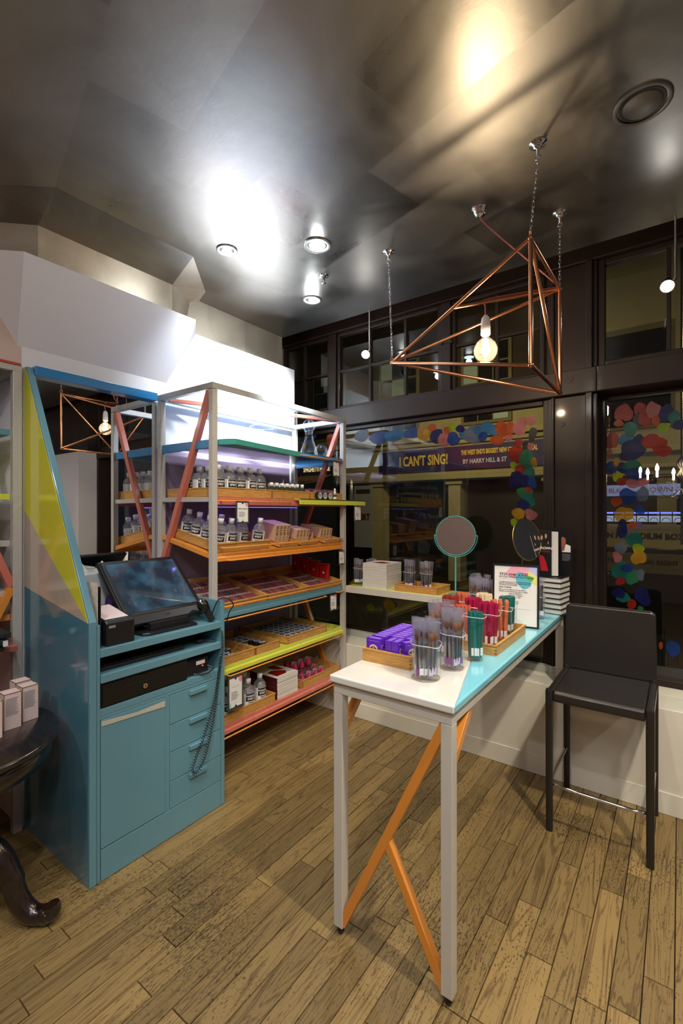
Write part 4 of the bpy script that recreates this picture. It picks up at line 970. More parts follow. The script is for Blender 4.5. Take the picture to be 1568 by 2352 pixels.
# --- big bottle
bt = thing('bottle', (0, 0, 0), 'x', 'bottle'); r_ = .0405
rawpart('body', MB().lathe([(.0005, .0), (.036, .0), (r_, .006), (r_, .112), (.036, .128), (.025, .141), (.014, .148), (.013, .154)], (0, 0, 0), 22), bt, LIQ)
rawpart('cap', MB().lathe([(.0005, .152), (.0165, .152), (.0175, .180), (.0160, .183), (.0005, .183)], (0, 0, 0), 18), bt, CAPW)
lb = rawpart('label', arcpatch(r_ + .0005, -pi * .92, pi * .92, .012, .100, 26), bt, LABELW)
rawpart('label_panel', arcpatch(r_ + .0009, -.78, .78, .052, .099, 10), lb, INK)
for (s_, z, sz, m_) in [('PARIAN', .0835, .0170, LABELW), ('SPIRIT', .066, .0170, LABELW), ('Professional', .045, .0075, INK), ('Makeup', .037, .0075, INK), ('BRUSH CLEANER', .022, .0058, INK)]:
    k = bend(text_mesh(s_, sz, m_, depth=.0002, bold=.0003), r_ + .0012); o = rawpart('lettering', k, lb); o.location.z = z; o.scale = (1, .86, 1) if 0 else (1, 1, 1)
s2 = MB()
for i in range(13):
    z = .096 - i * .0062; n = 5; a0, a1 = -1.75, -.86 - rnd.random() * .2; rr = r_ + .0010
    s2.add([(rr * cos(a0 + (a1 - a0) * q / n), rr * sin(a0 + (a1 - a0) * q / n), zz) for zz in (z - .0022, z) for q in range(n + 1)], [(q, q + 1, n + 2 + q, n + 1 + q) for q in range(n)])
rawpart('small_print', s2, lb, GREYINK)
BT = Proto(bt)
for r in range(4):
    for c in range(5):
        y = 1.786 + c * .0838; x = -2.202 - r * .088 + rnd.uniform(-.002, .002)
        fr_ = ['front', 'second', 'third', 'rear'][r]
        BT.put((x, y, 1.6955), rnd.uniform(-.25, .3) - .15, '%s-row bottle of clear brush cleaner in the upper tray, %s' % (fr_, ['beside the left post', 'second from the left', 'in the middle', 'second from the oil bottles', 'next to the oil bottles'][c]), 'brush cleaner bottles in the upper tray')
tray(-2.625, -2.145, 1.732, 2.176, 1.689, 'long beech tray of large bottles on the upper salmon shelf')
tray(-2.625, -2.145, 2.180, 2.560, 1.689, 'beech tray of small oil bottles on the upper salmon shelf')
tray(-2.625, -2.145, 2.564, 2.945, 1.689, 'beech tray of crimson tubes on the upper salmon shelf')
tray(-2.62, -2.152, 1.735, 2.155, 1.364, 'tilted beech tray of large bottles on the orange shelf', tilt=TH)
pos = [(1.790, .055, -.9), (1.876, .060, -.4), (1.962, .055, -.2), (2.108, .055, -1.1), (2.032, .140, -.3), (1.790, .155, -1.3), (1.790, .255, -1.4), (1.885, .165, -.8), (1.790, .36, -.9), (1.885, .27, -.6)]
wh = ['at the left front corner', 'second from left in the front row', 'third from left in the front row', 'alone at the right front corner', 'behind the front row at the right', 'second along the left side', 'third along the left side', 'standing behind the second front bottle', 'rearmost on the left side', 'behind in the middle of the tray']
for (y, u_, rz), w_ in zip(pos, wh):
    M_ = Matrix.Rotation(TH, 3, 'Y') @ Matrix.Rotation(rz + .3, 3, 'Z')
    BT.put(tp(1.364, u_, y, .007), rot=M_.to_euler(), label='brush cleaner bottle in the tilted tray, ' + wh[pos.index((y, u_, rz))], group='brush cleaner bottles in the tilted tray')
tray(-2.60, -2.152, 1.735, 2.215, .353, 'beech tray of large bottles on the bottom salmon shelf')
for i, (x, y, w_) in enumerate([(-2.205, 1.86, 'left front, partly behind the card'), (-2.215, 2.035, 'middle of the front row'), (-2.225, 2.145, 'right end of the front row'), (-2.285, 1.95, 'second row behind the front pair'), (-2.325, 2.10, 'second row towards the books'), (-2.39, 1.99, 'rear one in the middle')]):
    BT.put((x, y, .3595), -.35 + .05 * i, 'brush cleaner bottle on the bottom shelf, ' + w_, 'brush cleaner bottles on the bottom shelf')
# --- small oil bottles
ob = thing('bottle', (0, 0, 0), 'x', 'bottle')
rawpart('body', MB().lathe([(.0005, 0), (.020, 0), (.0225, .004), (.0225, .058), (.018, .069), (.011, .074), (.010, .077)], (0, 0, 0), 18), ob, OIL)
rawpart('cap', MB().lathe([(.0005, .076), (.0125, .076), (.0128, .100), (.0005, .101)], (0, 0, 0), 14), ob, CAPW)
lb = rawpart('leaf_print', MB().poly([(.0235 * cos(a * .5), .0235 * sin(a * .5) , .03 + b_) for a, b_ in ((-.9, -.012), (-.1, -.004), (.5, .012), (-.4, .008))], (.0006, 0, 0)), ob, mat('leaf_yellow', '#b8c23a', .4))
rawpart('colour_print', MB().poly([(.0225, .006 + a, .03 + b_) for a, b_ in ((0, -.012), (.008, -.010), (.009, .008), (.002, .010))], (.0012, 0, 0)), lb, mat('leaf_red', '#8a3a50', .4))
OB = Proto(ob)
for r in range(2):
    for c in range(7):
        OB.put((-2.185 - r * .07, 2.213 + c * .0515, 1.6955), rnd.uniform(-.3, .2), 'small olive oil bottle with white cap, %s row, number %s from the large bottles' % (['front', 'rear'][r], ['one', 'two', 'three', 'four', 'five', 'six', 'seven'][c]), 'small oil bottles on the upper shelf')
tn = thing('nozzle_bottle', (-2.25, 2.43, 1.6955), 'white bottle with tall thin nozzle behind the small oil bottles', 'bottle')
obj('body', MB().lathe([(.0005, 0), (.018, 0), (.018, .07), (.0005, .08)], (-2.31, 2.46, 1.6955), 14), CAPW, tn); obj('nozzle', MB().cyl((-2.31, 2.46, 1.77), (-2.31, 2.46, 1.835), .007, .002, 10), CAPW, tn)
# --- clear tubes with crimson sponges / pots on bottom shelf
CRIM = mat('crimson_foam', '#c81c5c', .6); PINK2 = mat('magenta_foam', '#a83088', .6)
def potproto(nm, r, h, m_):
    t = thing(nm, (0, 0, 0), 'x', 'pot')
    rawpart('clear_pot', MB().lathe([(.0005, 0), (r, 0), (r * 1.03, h)], (0, 0, 0), 18), t, BEAK)
    rawpart('lid', MB().lathe([(r * 1.03, h - .002), (r * 1.03, h), (.0005, h + .0005)], (0, 0, 0), 18), t, SLEEVE)
    rawpart('sponge', MB().lathe([(.0005, .003), (r * .62, .008), (r * .70, h * .35), (r * .45, h * .65), (r * .12, h * .88), (.0005, h * .9)], (0, 0, 0), 14), t, m_)
    rawpart('paper_band', arcpatch(r * .97, .6, 2.2, .004, h * .9, 8), t, mat('band_pink', '#b88a98', .5)); return Proto(t)
P1 = potproto('sponge_tube', .0245, .074, CRIM); P2 = potproto('sponge_tube', .0245, .074, PINK2)
for r in range(2):
    for c in range(7):
        (P1 if (r + c) % 3 else P2).put((-2.185 - r * .06, 2.600 + c * .0515, 1.6955), rnd.random() * 3, '%s sponge in clear tube, %s row, %s' % (['magenta', 'crimson', 'crimson'][(r + c) % 3], ['front', 'rear'][r], ['beside the oil bottles', 'second from the oil bottles', 'third from the oil bottles', 'in the middle', 'third from the right post', 'second from the right post', 'beside the right post'][c]), 'sponge tubes on the upper shelf')
P3 = potproto('sponge_pot', .029, .072, CRIM)
tray(-2.60, -2.152, 2.492, 2.935, .353, 'beech tray of crimson sponge pots on the bottom salmon shelf')
for k in range(2):
    for r in range(3):
        for c in range(4 if k == 0 else 3):
            if k == 1 and r == 0 and c == 0 or (k == 1 and r == 0): continue
            P3.put((-2.20 - r * .075, 2.545 + c * .075, .3595 + k * .0735), rnd.random() * 3, 'clear pot with crimson sponge, %s tier, %s row, %s' % (['lower', 'upper'][k], ['front', 'middle', 'rear'][r], ['next to the books', 'second from the books', 'third from the books', 'at the far end'][c]), 'sponge pots on the bottom shelf')
# --- black tins
tk = thing('tin', (0, 0, 0), 'x', 'tin')
rawpart('case', MB().lathe([(.0005, 0), (.0255, 0), (.0262, .002), (.0262, .026), (.0250, .030), (.0005, .030)], (0, 0, 0), 20), tk, BLACK)
ld = rawpart('lid_label', MB().lathe([(.0235, .0302), (.0005, .0305)], (0, 0, 0), 20), tk, mat('lid_grey', '#b8bcc4', .35))
rawpart('emblem', MB().box(-.012, -.002, -.014, -.004, .0303, .0309).box(.002, .006, -.010, .012, .0303, .0309).box(-.010, -.004, .002, .015, .0303, .0309), ld, INK)
TKN = Proto(tk)
for i, (y, w_) in enumerate([(2.625, 'leftmost'), (2.685, 'middle'), (2.745, 'rightmost')]):
    TKN.put((-2.131, y, 1.7185), rot=(0, R(90), 0), label='%s of the three black tins standing on edge on the yellow ledge' % w_, group='black tins on the yellow ledge')
tray(-2.60, -2.148, 1.735, 2.032, .7015, 'beech tray with a few black tins nearest the cash counter on the yellow shelf', h=.045)
tray(-2.60, -2.148, 2.040, 2.252, .7015, 'small beech tray with a gap among its tins, in the middle of the yellow shelf', h=.045)
tray(-2.625, -2.148, 2.335, 2.758, .7015, 'wide beech tray packed full of black tins on the yellow shelf', h=.045)
def grid_tins(x0, y0, nx, ny, what, grp, skip=()):
    for a in range(nx):
        for b_ in range(ny):
            if (a, b_) in skip: continue
            TKN.put((x0 - a * .0535 + rnd.uniform(-.001, .001), y0 + b_ * .0535 + rnd.uniform(-.0003, .0003), .7078), rnd.random() * 6, '%s, %s row from the front, %s along it' % (what, ['first', 'second', 'third', 'fourth', 'fifth', 'sixth', 'seventh', 'eighth'][a], ['first', 'second', 'third', 'fourth', 'fifth', 'sixth', 'seventh'][b_]), grp)
grid_tins(-2.187, 2.374, 8, 7, 'black tin in the full wide tray', 'tins in the wide tray')
grid_tins(-2.195, 1.775, 7, 4, 'black tin in the tray nearest the counter', 'tins in the tray nearest the counter', {(0, 0), (0, 3), (1, 3), (5, 1), (6, 2)})
grid_tins(-2.24, 2.075, 6, 3, 'black tin in the small middle tray', 'tins in the small middle tray', {(0, 0), (1, 1), (0, 1), (5, 0), (5, 1), (5, 2)})
# --- spray bottle and tweezer holder on the ledge
sb = thing('spray_bottle', (-2.112, 2.815, 1.693), 'tiny spray bottle with white nozzle beside the tins on yellow ledge', 'bottle'); q = (-2.112, 2.815, 1.693)
obj('body', MB().lathe([(.0005, 0), (.0125, 0), (.0135, .003), (.0135, .040), (.008, .048)], q, 16), LIQ, sb); obj('cap', MB().lathe([(.0085, .047), (.0085, .062), (.0065, .064), (.0065, .085), (.0005, .086)], q, 14), CAPW, sb)
obj('label', MB().lathe([(.0138, .006), (.0138, .036)], q, 16), LABELW, sb); obj('label_panel', MB().lathe([(.0141, .022), (.0141, .035)], q, 16), INK, sb)
th_ = thing('tweezer_holder', (-2.112, 3.035, 1.693), 'clear cylinder holder at the end of the yellow ledge', 'holder'); q = (-2.112, 3.035, 1.693)
obj('cylinder', MB().lathe([(.0005, 0), (.020, 0), (.020, .128)], q, 20), BEAK, th_); obj('rim', MB().lathe([(.0205, .126), (.0205, .130), (.006, .130)], q, 20), BLACK, th_)
for i, (dx, dy) in enumerate([(0, -.010), (.003, .001), (-.002, .011)]):
    t = thing('tweezers', (q[0] + dx, q[1] + dy, 1.694), 'steel tweezers in the clear holder, ' + ['left one', 'middle one', 'right one'][i], 'tweezers', 'tweezers in the clear holder')
    for s_ in (-1, 1): obj('arm', MB().beam((q[0] + dx, q[1] + dy + .0032 * s_, 1.696), (q[0] + dx, q[1] + dy + .0006 * s_, 1.865 - .012 * i), .003, .006, up=(1, 0, 0)), CHROME, t)
# --- price cards in grey holders
HOLD = mat('card_holder_grey', '#3c3d3a', .5)
SPL = [mat('card_pink', '#e08aa8', .5), mat('card_yellow', '#d8d25a', .5), mat('card_blue', '#6a9ac8', .5), mat('card_teal', '#8ccabc', .5)]
def card(y, z, label, x=-2.100, w_=.100, h_=.135, head='Paris Gold', tilt=.0):
    t = thing('card_holder', (0, 0, 0), label, 'sign')
    a = w_ / 2; b_ = h_ / 2
    rawpart('holder', MB().box(-.0015, .0015, -a, a, -b_, b_), t, HOLD)
    cd_ = rawpart('card', MB().poly([(.0016, -a * .82, -b_ * .84), (.0016, -.012, -b_ * .84), (.0016, 0, -b_ * .70), (.0016, .012, -b_ * .84), (.0016, a * .82, -b_ * .84), (.0016, a * .82, b_ * .84), (.0016, .012, b_ * .84), (.0016, 0, b_ * .68), (.0016, -.012, b_ * .84), (.0016, -a * .82, b_ * .84)], (.0008, 0, 0)), t, PAPER)
    rawpart('colour_print', MB().poly([(.0025, a * .25, b_ * .84), (.0025, a * .82, b_ * .84), (.0025, a * .80, b_ * .55), (.0025, a * .55, b_ * .50)], (.0002, 0, 0)), cd_, SPL[0])
    rawpart('colour_print', MB().poly([(.0025, -a * .82, -b_ * .84), (.0025, -a * .6, -b_ * .84), (.0025, -a * .66, -b_ * .55), (.0025, -a * .82, -b_ * .5)], (.0002, 0, 0)), cd_, SPL[rnd.randint(1, 3)])
    s = MB(); small_print(s, -a * .6, a * .45, -b_ * .45, b_ * .05, 6, .0025, .0002); rawpart('small_print', s, cd_, GREYINK)
    if head: o = text(head, .015, INK, (.0026, -a * .05, b_ * .32), FX, None, shear=.3); o.parent = cd_
    else: rawpart('script_line', MB().tube([(.0027, -a * .55 + a * i / 24, b_ * .34 + .0035 * sin(i * 1.3) * (1 + .5 * sin(i * .7))) for i in range(25)], .0004, 4), cd_, INK)
    rawpart('script_line', MB().tube([(.0027, -a * .22 + a * .44 * i / 12, -b_ * .62 + .001 * sin(i * 2.1)) for i in range(13)], .0004, 4), cd_, INK)
    t.location = (x, y, z); t.rotation_euler = (0, tilt, 0)
card(1.885, 1.598, 'grey card holder hanging below the salmon shelf beside the left post', head='Parian Spirit')
card(2.815, 1.925, 'grey card holder hanging under the top blue shelf near the right post', w_=.085, h_=.120, head=None)
card(3.075, 1.588, 'grey card holder hanging from the end of the yellow ledge', x=-2.080, w_=.10, h_=.125, head=None)
card(2.885, 1.250, 'grey card holder hanging below the orange shelf beside the right post', w_=.075, h_=.11, head=None)
card(2.780, .922, 'grey card holder hanging below the teal shelf near right post', w_=.085, h_=.125, head=None)
card(1.835, .545, 'large grey card holder hanging below the yellow shelf beside the counter', w_=.115, h_=.20, x=-2.104, head=None)
# --- cartons on the orange shelf
KRAFT = mat('kraft_carton', '#cba67f', .5); KTOP = mat('kraft_top', '#d8bc9c', .5)
def carton_proto(h):
    t = thing('carton', (0, 0, 0), 'x', 'carton')
    rawpart('box', MB().box(-.0165, .0165, -.0175, .0175, 0, h).mesh('box', [KRAFT]), t)
    rawpart('flap_line', MB().box(-.0165, .0165, -.0176, .0176, h - .0012, h + .0003), t, KTOP)
    o = text('ELLIS', h * .215, INK, (.0168, .0, h * .70), Matrix(((0, 0, 1), (0, -1, 0), (-1, 0, 0))).transposed().transposed() if 0 else Matrix(((0, 0, 1), (0, 1, 0), (-1, 0, 0))), None, depth=.0002, bold=.0004); o.parent = t
    o = text('FAAS', h * .20, GREYINK, (.0168, .0, h * .27), Matrix(((0, 0, 1), (0, 1, 0), (-1, 0, 0))), None, depth=.0002); o.parent = t
    return Proto(t)
ordn = ['first', 'second', 'third', 'fourth', 'fifth', 'sixth', 'seventh']
def cartons(P, y0, nr, what, grp, h, ncol=4, rz=.0, u0=.075):
    for r in range(nr):
        for c in range(ncol):
            M_ = Matrix.Rotation(TH, 3, 'Y')
            P.put(tp(1.364, u0 + r * .0345, y0 + c * .0362, .0072), rot=M_.to_euler(), label='%s, %s row, %s from the left' % (what, ['front', 'second', 'third', 'fourth', 'fifth', 'rear'][r], ordn[c]), group=grp)
cartons(carton_proto(.132), 2.283, 5, 'tall tan carton on the orange shelf', 'tall tan cartons', .132)
cartons(carton_proto(.092), 2.50, 4, 'short tan carton in the middle group on orange shelf', 'short tan cartons', .092)
cartons(carton_proto(.090), 2.775, 6, 'short tan carton beside the right post on orange shelf', 'short tan cartons by the right post', .09)
tray(-2.50, -2.152, 2.262, 2.442, 1.364, 'tilted beech tray under the tall tan cartons', h=.026, tilt=TH)
tray(-2.50, -2.152, 2.480, 2.660, 1.364, 'tilted beech tray under the middle short tan cartons', h=.026, tilt=TH)
tray(-2.50, -2.152, 2.752, 2.932, 1.364, 'tilted beech tray under the cartons beside the right post', h=.026, tilt=TH)
tb2 = thing('glass_tester', (0, 0, 0), 'small pinkish tester bottle right of the middle short cartons', 'bottle')
rawpart('body', MB().lathe([(.0005, 0), (.010, 0), (.010, .04), (.006, .046), (.006, .066), (.0005, .067)], (0, 0, 0), 12), tb2, mat('pink_tester', '#d0a8a0', .3)); tb2.location = tp(1.364, .09, 2.70, .001); tb2.rotation_euler = (0, TH, 0)
# --- sleeved lip pencils on the teal shelf
for i, (a, b_) in enumerate([(1.735, 2.138), (2.143, 2.552), (2.557, 2.945)]):
    tray(-2.625, -2.150, a, b_, 1.030, 'tilted beech tray of sleeved lip pencils, %s on the teal shelf' % ['left', 'middle', 'right'][i], h=.032, tilt=TH)
def pencil_proto(c_):
    t = thing('sleeved_pencil', (0, 0, 0), 'x', 'lip pencil')
    rawpart('sleeve', MB().box(-.055, .0355, -.0095, .0095, .0, .0115), t, PSLV)
    rawpart('pencil', MB().cyl((-.04, 0, .0062), (.034, 0, .0062), .0052, n=8), t, mat('pencil_' + c_, c_, .35))
    rawpart('tag', MB().box(.036, .054, -.0098, .0098, -.0002, .0135), t, mat('tag_white', '#dedcdc', .5))
    return Proto(t)
PP = [pencil_proto(c_) for c_ in ('#9c1626', '#7a1420', '#4a1218', '#b03a44')]
for ti, ya in enumerate((1.756, 2.164, 2.578)):
    for r in range(4):
        for c in range(16):
            y = ya + c * .0238
            if y > 2.92 or (ti == 2 and r == 0 and 0) or (ti == 2 and c > 10 and r > 0) or (ti == 1 and r == 3 and c > 6) or (ti == 2 and r == 3): continue
            if ti == 2 and c > 13: continue
            lean = TH + .13
            M_ = Matrix.Rotation(lean, 3, 'Y') @ Matrix.Rotation(rnd.uniform(-.05, .05), 3, 'Z')
            PP[rnd.choice([0, 0, 1, 2, 3])].put(tp(1.030, .072 + r * .106, y, .0085), rot=M_.to_euler(), label='lip pencil in clear sleeve with a white tag, %s tray, %s row' % (['left', 'middle', 'right'][ti], ['front', 'second', 'third', 'rear'][r]), group='sleeved pencils, %s tray, %s row' % (['left', 'middle', 'right'][ti], ['front', 'second', 'third', 'rear'][r]))
RED = mat('red_case', '#b01414', .3, coat=.4)
for i, (x, y, z) in enumerate([(-2.56, 2.885, 1.12), (-2.465, 2.89, 1.102), (-2.37, 2.892, 1.083), (-2.275, 2.895, 1.064)]):
    t = thing('red_tin', (x, y, z), 'upright red case with white cross on the teal shelf, ' + ['rearmost of four', 'second from the back', 'third from the back', 'frontmost of four'][i], 'case', 'red cases on the teal shelf')
    obj('case', MB().poly([(x - .038, y - .014, z), (x + .038, y - .014, z), (x + .046, y - .010, z + .118), (x - .046, y - .010, z + .118)], (0, .03, 0)), RED, t, .006)
    obj('lid', MB().box(x - .048, x + .048, y - .013, y + .022, z + .1185, z + .128), RED, t, .003)
    obj('white_cross', MB().box(x - .010, x + .010, y - .0152, y - .0136, z + .054, z + .060).box(x - .003, x + .003, y - .0152, y - .0136, z + .047, z + .067), LABELW, t)
# --- paperbacks
def paperback(x0, x1, y0, y1, z, h, label, grp, cover, slot=True, m_=None):
    t = thing('paperback', ((x0 + x1) / 2, (y0 + y1) / 2, z), label, 'book', grp)
    obj('pages', MB().box(x0, x1, y0, y1, z + .001, z + h - .0012), PAGES, t); obj('cover', MB().box(x0 - .001, x1 + .0006, y0 - .001, y1 + .001, z + h - .0012, z + h - .0003).box(x0 - .001, x1 + .0006, y0 - .001, y1 + .001, z + .0002, z + .001).box(x0 - .002, x0 - .0008, y0 - .001, y1 + .001, z + .0002, z + h - .0003), cover, t)
    return t
COV = mat('cover_white', '#ded8d0', .4); COVR = mat('cover_dark_red', '#4a1218', .35)
n = 9
for i in range(n):
    dx = rnd.uniform(-.002, .002)
    t = paperback(-2.42 + dx, -2.16 + dx, 2.243, 2.447, .3535 + i * .0155, .0155, 'cream paperback with dark red side, %s from top of bottom-shelf stack' % (ordn + ['eighth', 'ninth'])[n - 1 - i], 'paperbacks on the bottom shelf', COV)
    obj('spine', MB().box(-2.42 + dx, -2.16 + dx, 2.2405, 2.2425, .3540 + i * .0155, .3680 + i * .0155), COVR, t)
z = .3535 + n * .0155
obj('cover_print', MB().poly([(-2.19, 2.27, z), (-2.19, 2.36, z), (-2.23, 2.40, z), (-2.30, 2.33, z), (-2.29, 2.28, z)], (0, 0, .0004)), mat('print_red', '#8c1010', .3), t)
obj('cover_print', MB().poly([(-2.30, 2.35, z), (-2.25, 2.41, z), (-2.36, 2.42, z), (-2.38, 2.36, z)], (0, 0, .0004)), MATS['print_red'], t)
n = 12
for i in range(n):
    dx = rnd.uniform(-.002, .002)
    t = paperback(-1.985 + dx, -1.775 + dx, 3.012, 3.24, 1.0205 + i * .0155, .0155, 'cream paperback, %s from the top of the stack on the window ledge' % (ordn + ['eighth', 'ninth', 'tenth', 'eleventh', 'twelfth'])[n - 1 - i], 'paperbacks on the window ledge', COV)
z = 1.0205 + n * .0155
obj('cover_print', MB().poly([(-1.94, 3.07, z), (-1.82, 3.05, z), (-1.80, 3.12, z), (-1.90, 3.16, z)], (0, 0, .0004)), MATS['print_red'], t)
# --- hardbacks at the far end of the table and one standing open
HB = mat('black_cover', '#17171a', .3, coat=.3)
hs_ = ordn
for i in range(7):
    w_, d_, h_ = .23, .175, .0315; t = thing('hardback', (0, 0, 0), 'black hardback with pale page edges, %s from the top of the stack at table end' % hs_[6 - i], 'book', 'hardbacks at the end of the table')
    rawpart('cover', MB().box(-w_ / 2, w_ / 2, -d_ / 2, d_ / 2, .0002, .003).box(-w_ / 2, w_ / 2, -d_ / 2, d_ / 2, h_ - .003, h_ - .0003).box(-w_ / 2, -w_ / 2 + .003, -d_ / 2, d_ / 2, .003, h_ - .003), t, HB)
    rawpart('pages', MB().box(-w_ / 2 + .003, w_ / 2 - .005, -d_ / 2 + .005, d_ / 2 - .005, .003, h_ - .003), t, PAGES)
    t.location = (-.672 + rnd.uniform(-.004, .004), 3.100, .9853 + i * h_); t.rotation_euler.z = R(-8) + rnd.uniform(-.03, .03)
oz = .9853 + 7 * .0315 + .0006
bk_ = thing('open_book', (-.72, 3.1, oz), 'black fashion book standing open on top of the hardback stack', 'book')
def vboard(p, q, z0, z1, t_=.003): 
    m = MB(); m.beam((p[0], p[1], (z0 + z1) / 2), (q[0], q[1], (z0 + z1) / 2), t_, z1 - z0, up=(0, 0, 1)); return m
cA, cB, cC, cD = (-.75, 3.078), (-.632, 3.045), (-.675, 3.06), (-.608, 3.135)
HT = .285
fc = obj('front_cover', vboard(cA, cB, oz, oz + HT), HB, bk_)
pg = MB()
for i in range(9):
    t = i / 8; a = Vector((cA[0] + .02, cA[1] + .055, 0)); b_ = Vector((cB[0] + .004 + t * .030, cB[1] + .004 + t * .014, 0)); pg.beam((a.x, a.y, oz + HT / 2 - .004), (b_.x, b_.y, oz + HT / 2 - .004), .0022, HT - .016, up=(0, 0, 1))
obj('pages', pg, PAPER, bk_)
bc_ = obj('back_cover', vboard((-.700, 3.154), (-.528, 3.130), oz, oz + HT + .01), HB, bk_)
d_ = (Vector((*cB, 0)) - Vector((*cA, 0))).normalized(); nrm = Vector((d_.y, -d_.x, 0))
B1 = Matrix(((d_.x, 0, nrm.x), (d_.y, 0, nrm.y), (0, 1, 0)))
def onc(f, z): p = Vector((*cA, 0)).lerp(Vector((*cB, 0)), f) + nrm * .0018; return (p.x, p.y, oz + z)
text('BROWN', .022, LABELW, onc(.70, .170), B1, fc, bold=.0004); text('POWERFUL', .014, mat('print_magenta', '#a01840', .4), onc(.64, .150), B1, fc)
def patch(par, nm, pts, base, m_): 
    o = obj(nm, MB().poly([Vector(onc(f, z)) for f, z in pts], nrm * .0004), m_, par)
patch(fc, 'cover_photo', [(.45, .03), (.85, .03), (.72, .09), (.6, .12), (.35, .13)], 0, mat('print_red2', '#b01c2c', .4))
SKIN = mat('print_skin', '#b8906a', .5)
for (f, z) in [(.50, .235), (.72, .245), (.84, .205)]:
    patch(fc, 'cover_photo', [(f + .055 * cos(a) * (1 if z > .21 else .5), z + .015 * sin(a) * (1 if z > .21 else .6)) for a in [2 * pi * i / 10 for i in range(10)]], 0, SKIN)
d2 = (Vector((-.528, 3.130, 0)) - Vector((-.700, 3.154, 0))).normalized(); n2 = Vector((d2.y, -d2.x, 0))
def onb(f, z, k=.0018): p = Vector((-.700, 3.154, 0)).lerp(Vector((-.528, 3.130, 0)), f) + n2 * k; return Vector((p.x, p.y, oz + z))
obj('flap_photo', MB().poly([onb(.64, .145), onb(.93, .145), onb(.93, .185), onb(.78, .195), onb(.64, .16)], n2 * .0004), LABELW, bc_)
obj('flap_photo', MB().poly([onb(.62, .15), onb(.72, .155), onb(.77, .20), onb(.77, .225), onb(.70, .24), onb(.62, .235)], n2 * .0006), mat('print_skin2', '#9a5a4a', .5), bc_)
s = MB()
for i in range(7): z = .132 - i * .0065; s.poly([onb(.64, z), onb(.92 - .05 * (i == 6), z), onb(.92 - .05 * (i == 6), z + .0025), onb(.64, z + .0025)], n2 * .0003)
obj('small_print', s, GREYINK, bc_)

# --- beakers with brushes and pencils
def beaker(x, y, z, r, h, label, taper=1.0, spout=True, grp=None, facets=0):
    t = thing('beaker', (0, 0, 0), label, 'beaker', grp)
    def fn(rr, zz, a):
        k = 1.0
        if spout and zz > h * .90: k += .22 * max(0, cos(a + .5)) ** 14 * (zz - h * .90) / (h * .10)
        return rr * k
    rb_ = r * taper
    rawpart('glass_wall', MB().lathe([(rb_ * .9, .001), (rb_, .008), (r, h * .9), (r * 1.02, h * .96), (r * 1.07, h)], (0, 0, 0), 40, fn=fn), t, BEAK)
    rawpart('glass_base', MB().lathe([(.0005, .0), (rb_ * .9, .0005), (rb_ * .92, .006), (.0005, .006)], (0, 0, 0), 40), t, BEAK)
    pts = []
    for i in range(40):
        a = 2 * pi * i / 40; rr = fn(r * 1.07, h, a); pts.append((rr * cos(a), rr * sin(a), h - .004 * max(0, cos(a + .5)) ** 14))
    rawpart('rim', MB().tube(pts, .0014, 5, closed=True), t, mat('rim_glass', '#d0d4d2', .08, spec=1, coat=1))
    t.location = (x, y, z); t.rotation_euler.z = 0; return t
def brush_proto(hl, hr, hc, bc, bl, br, sleeve=.235, tagc='#e2e0e4', nm='makeup_brush'):
    t = thing(nm, (0, 0, 0), 'x', 'brush')
    rawpart('handle', MB().lathe([(.0005, .002), (hr * .6, .004), (hr, hl * .3), (hr * .8, hl * .95), (hr * .8, hl)], (0, 0, 0), 8), t, mat('handle' + hc, hc, .3))
    rawpart('ferrule', MB().cyl((0, 0, hl), (0, 0, hl + .022), hr * .8, hr, 8), t, STEEL)
    rawpart('bristles', MB().lathe([(hr, hl + .022), (br, hl + .022 + bl * .5), (br * .8, hl + .022 + bl * .85), (.0005, hl + .022 + bl)], (0, 0, 0), 8), t, mat('bristle' + bc, bc, .9))
    rawpart('sleeve', MB().poly([(-.011, -.004, .001), (.011, -.004, .001), (.0125, -.004, sleeve), (-.0125, -.004, sleeve)], (0, .008, 0)), t, SLEEVE)
    rawpart('barcode_tag', MB().box(-.009, .009, -.0048, -.0042, .012, .038), t, mat('tag' + tagc, tagc, .5)); return Proto(t)
BP = [brush_proto(.135, .0045, '#1c1a1e', '#3a2418', .026, .006, .225), brush_proto(.125, .0055, '#101014', '#54341e', .03, .0085, .225, '#8c3a8c'),
      brush_proto(.140, .0042, '#2a221e', '#1c1410', .022, .005, .235), brush_proto(.12, .006, '#19171a', '#6a4226', .034, .011, .22, '#c9c0da')]
def fill(P, x, y, z, r, n, what, grp, lean=.05, spread=.8, sc=1.0, seed=0):
    q = random.Random(seed)
    for i in range(n):
        a = 2.399963 * i + q.random() * .3; rr = r * spread * math.sqrt((i + .5) / n); px, py = rr * cos(a), rr * sin(a)
        M_ = Matrix.Rotation(lean * q.uniform(.5, 1.1), 3, Vector((-sin(a), cos(a), 0))) @ Matrix.Rotation(q.uniform(-.5, .5) + .6, 3, 'Z')
        p_ = P[q.randrange(len(P))] if isinstance(P, list) else P
        p_.put((x + px * .75, y + py * .75, z + .009), rot=M_.to_euler(), label=what, group=grp, scale=(sc, sc, sc))
TT = TZ + .0003
def brush_beaker(x, y, z, r, h, n, where, lean=.06, sc=1.0, seed=0, P=None, taper=1.0):
    beaker(x, y, z, r, h, 'glass beaker of sleeved make-up brushes ' + where, taper)
    fill(P or BP, x, y, z, r, n, 'sleeved make-up brush in the beaker ' + where, 'brushes in the beaker ' + where, lean, .95, sc, seed)
brush_beaker(-.760, 1.575, TT, .054, .132, 21, 'nearest the white table edge', .05, .94, 1)
brush_beaker(-.722, 1.735, TT, .046, .140, 12, 'second from the near edge of the table', .06, 1.02, 2, [BP[1], BP[3]])
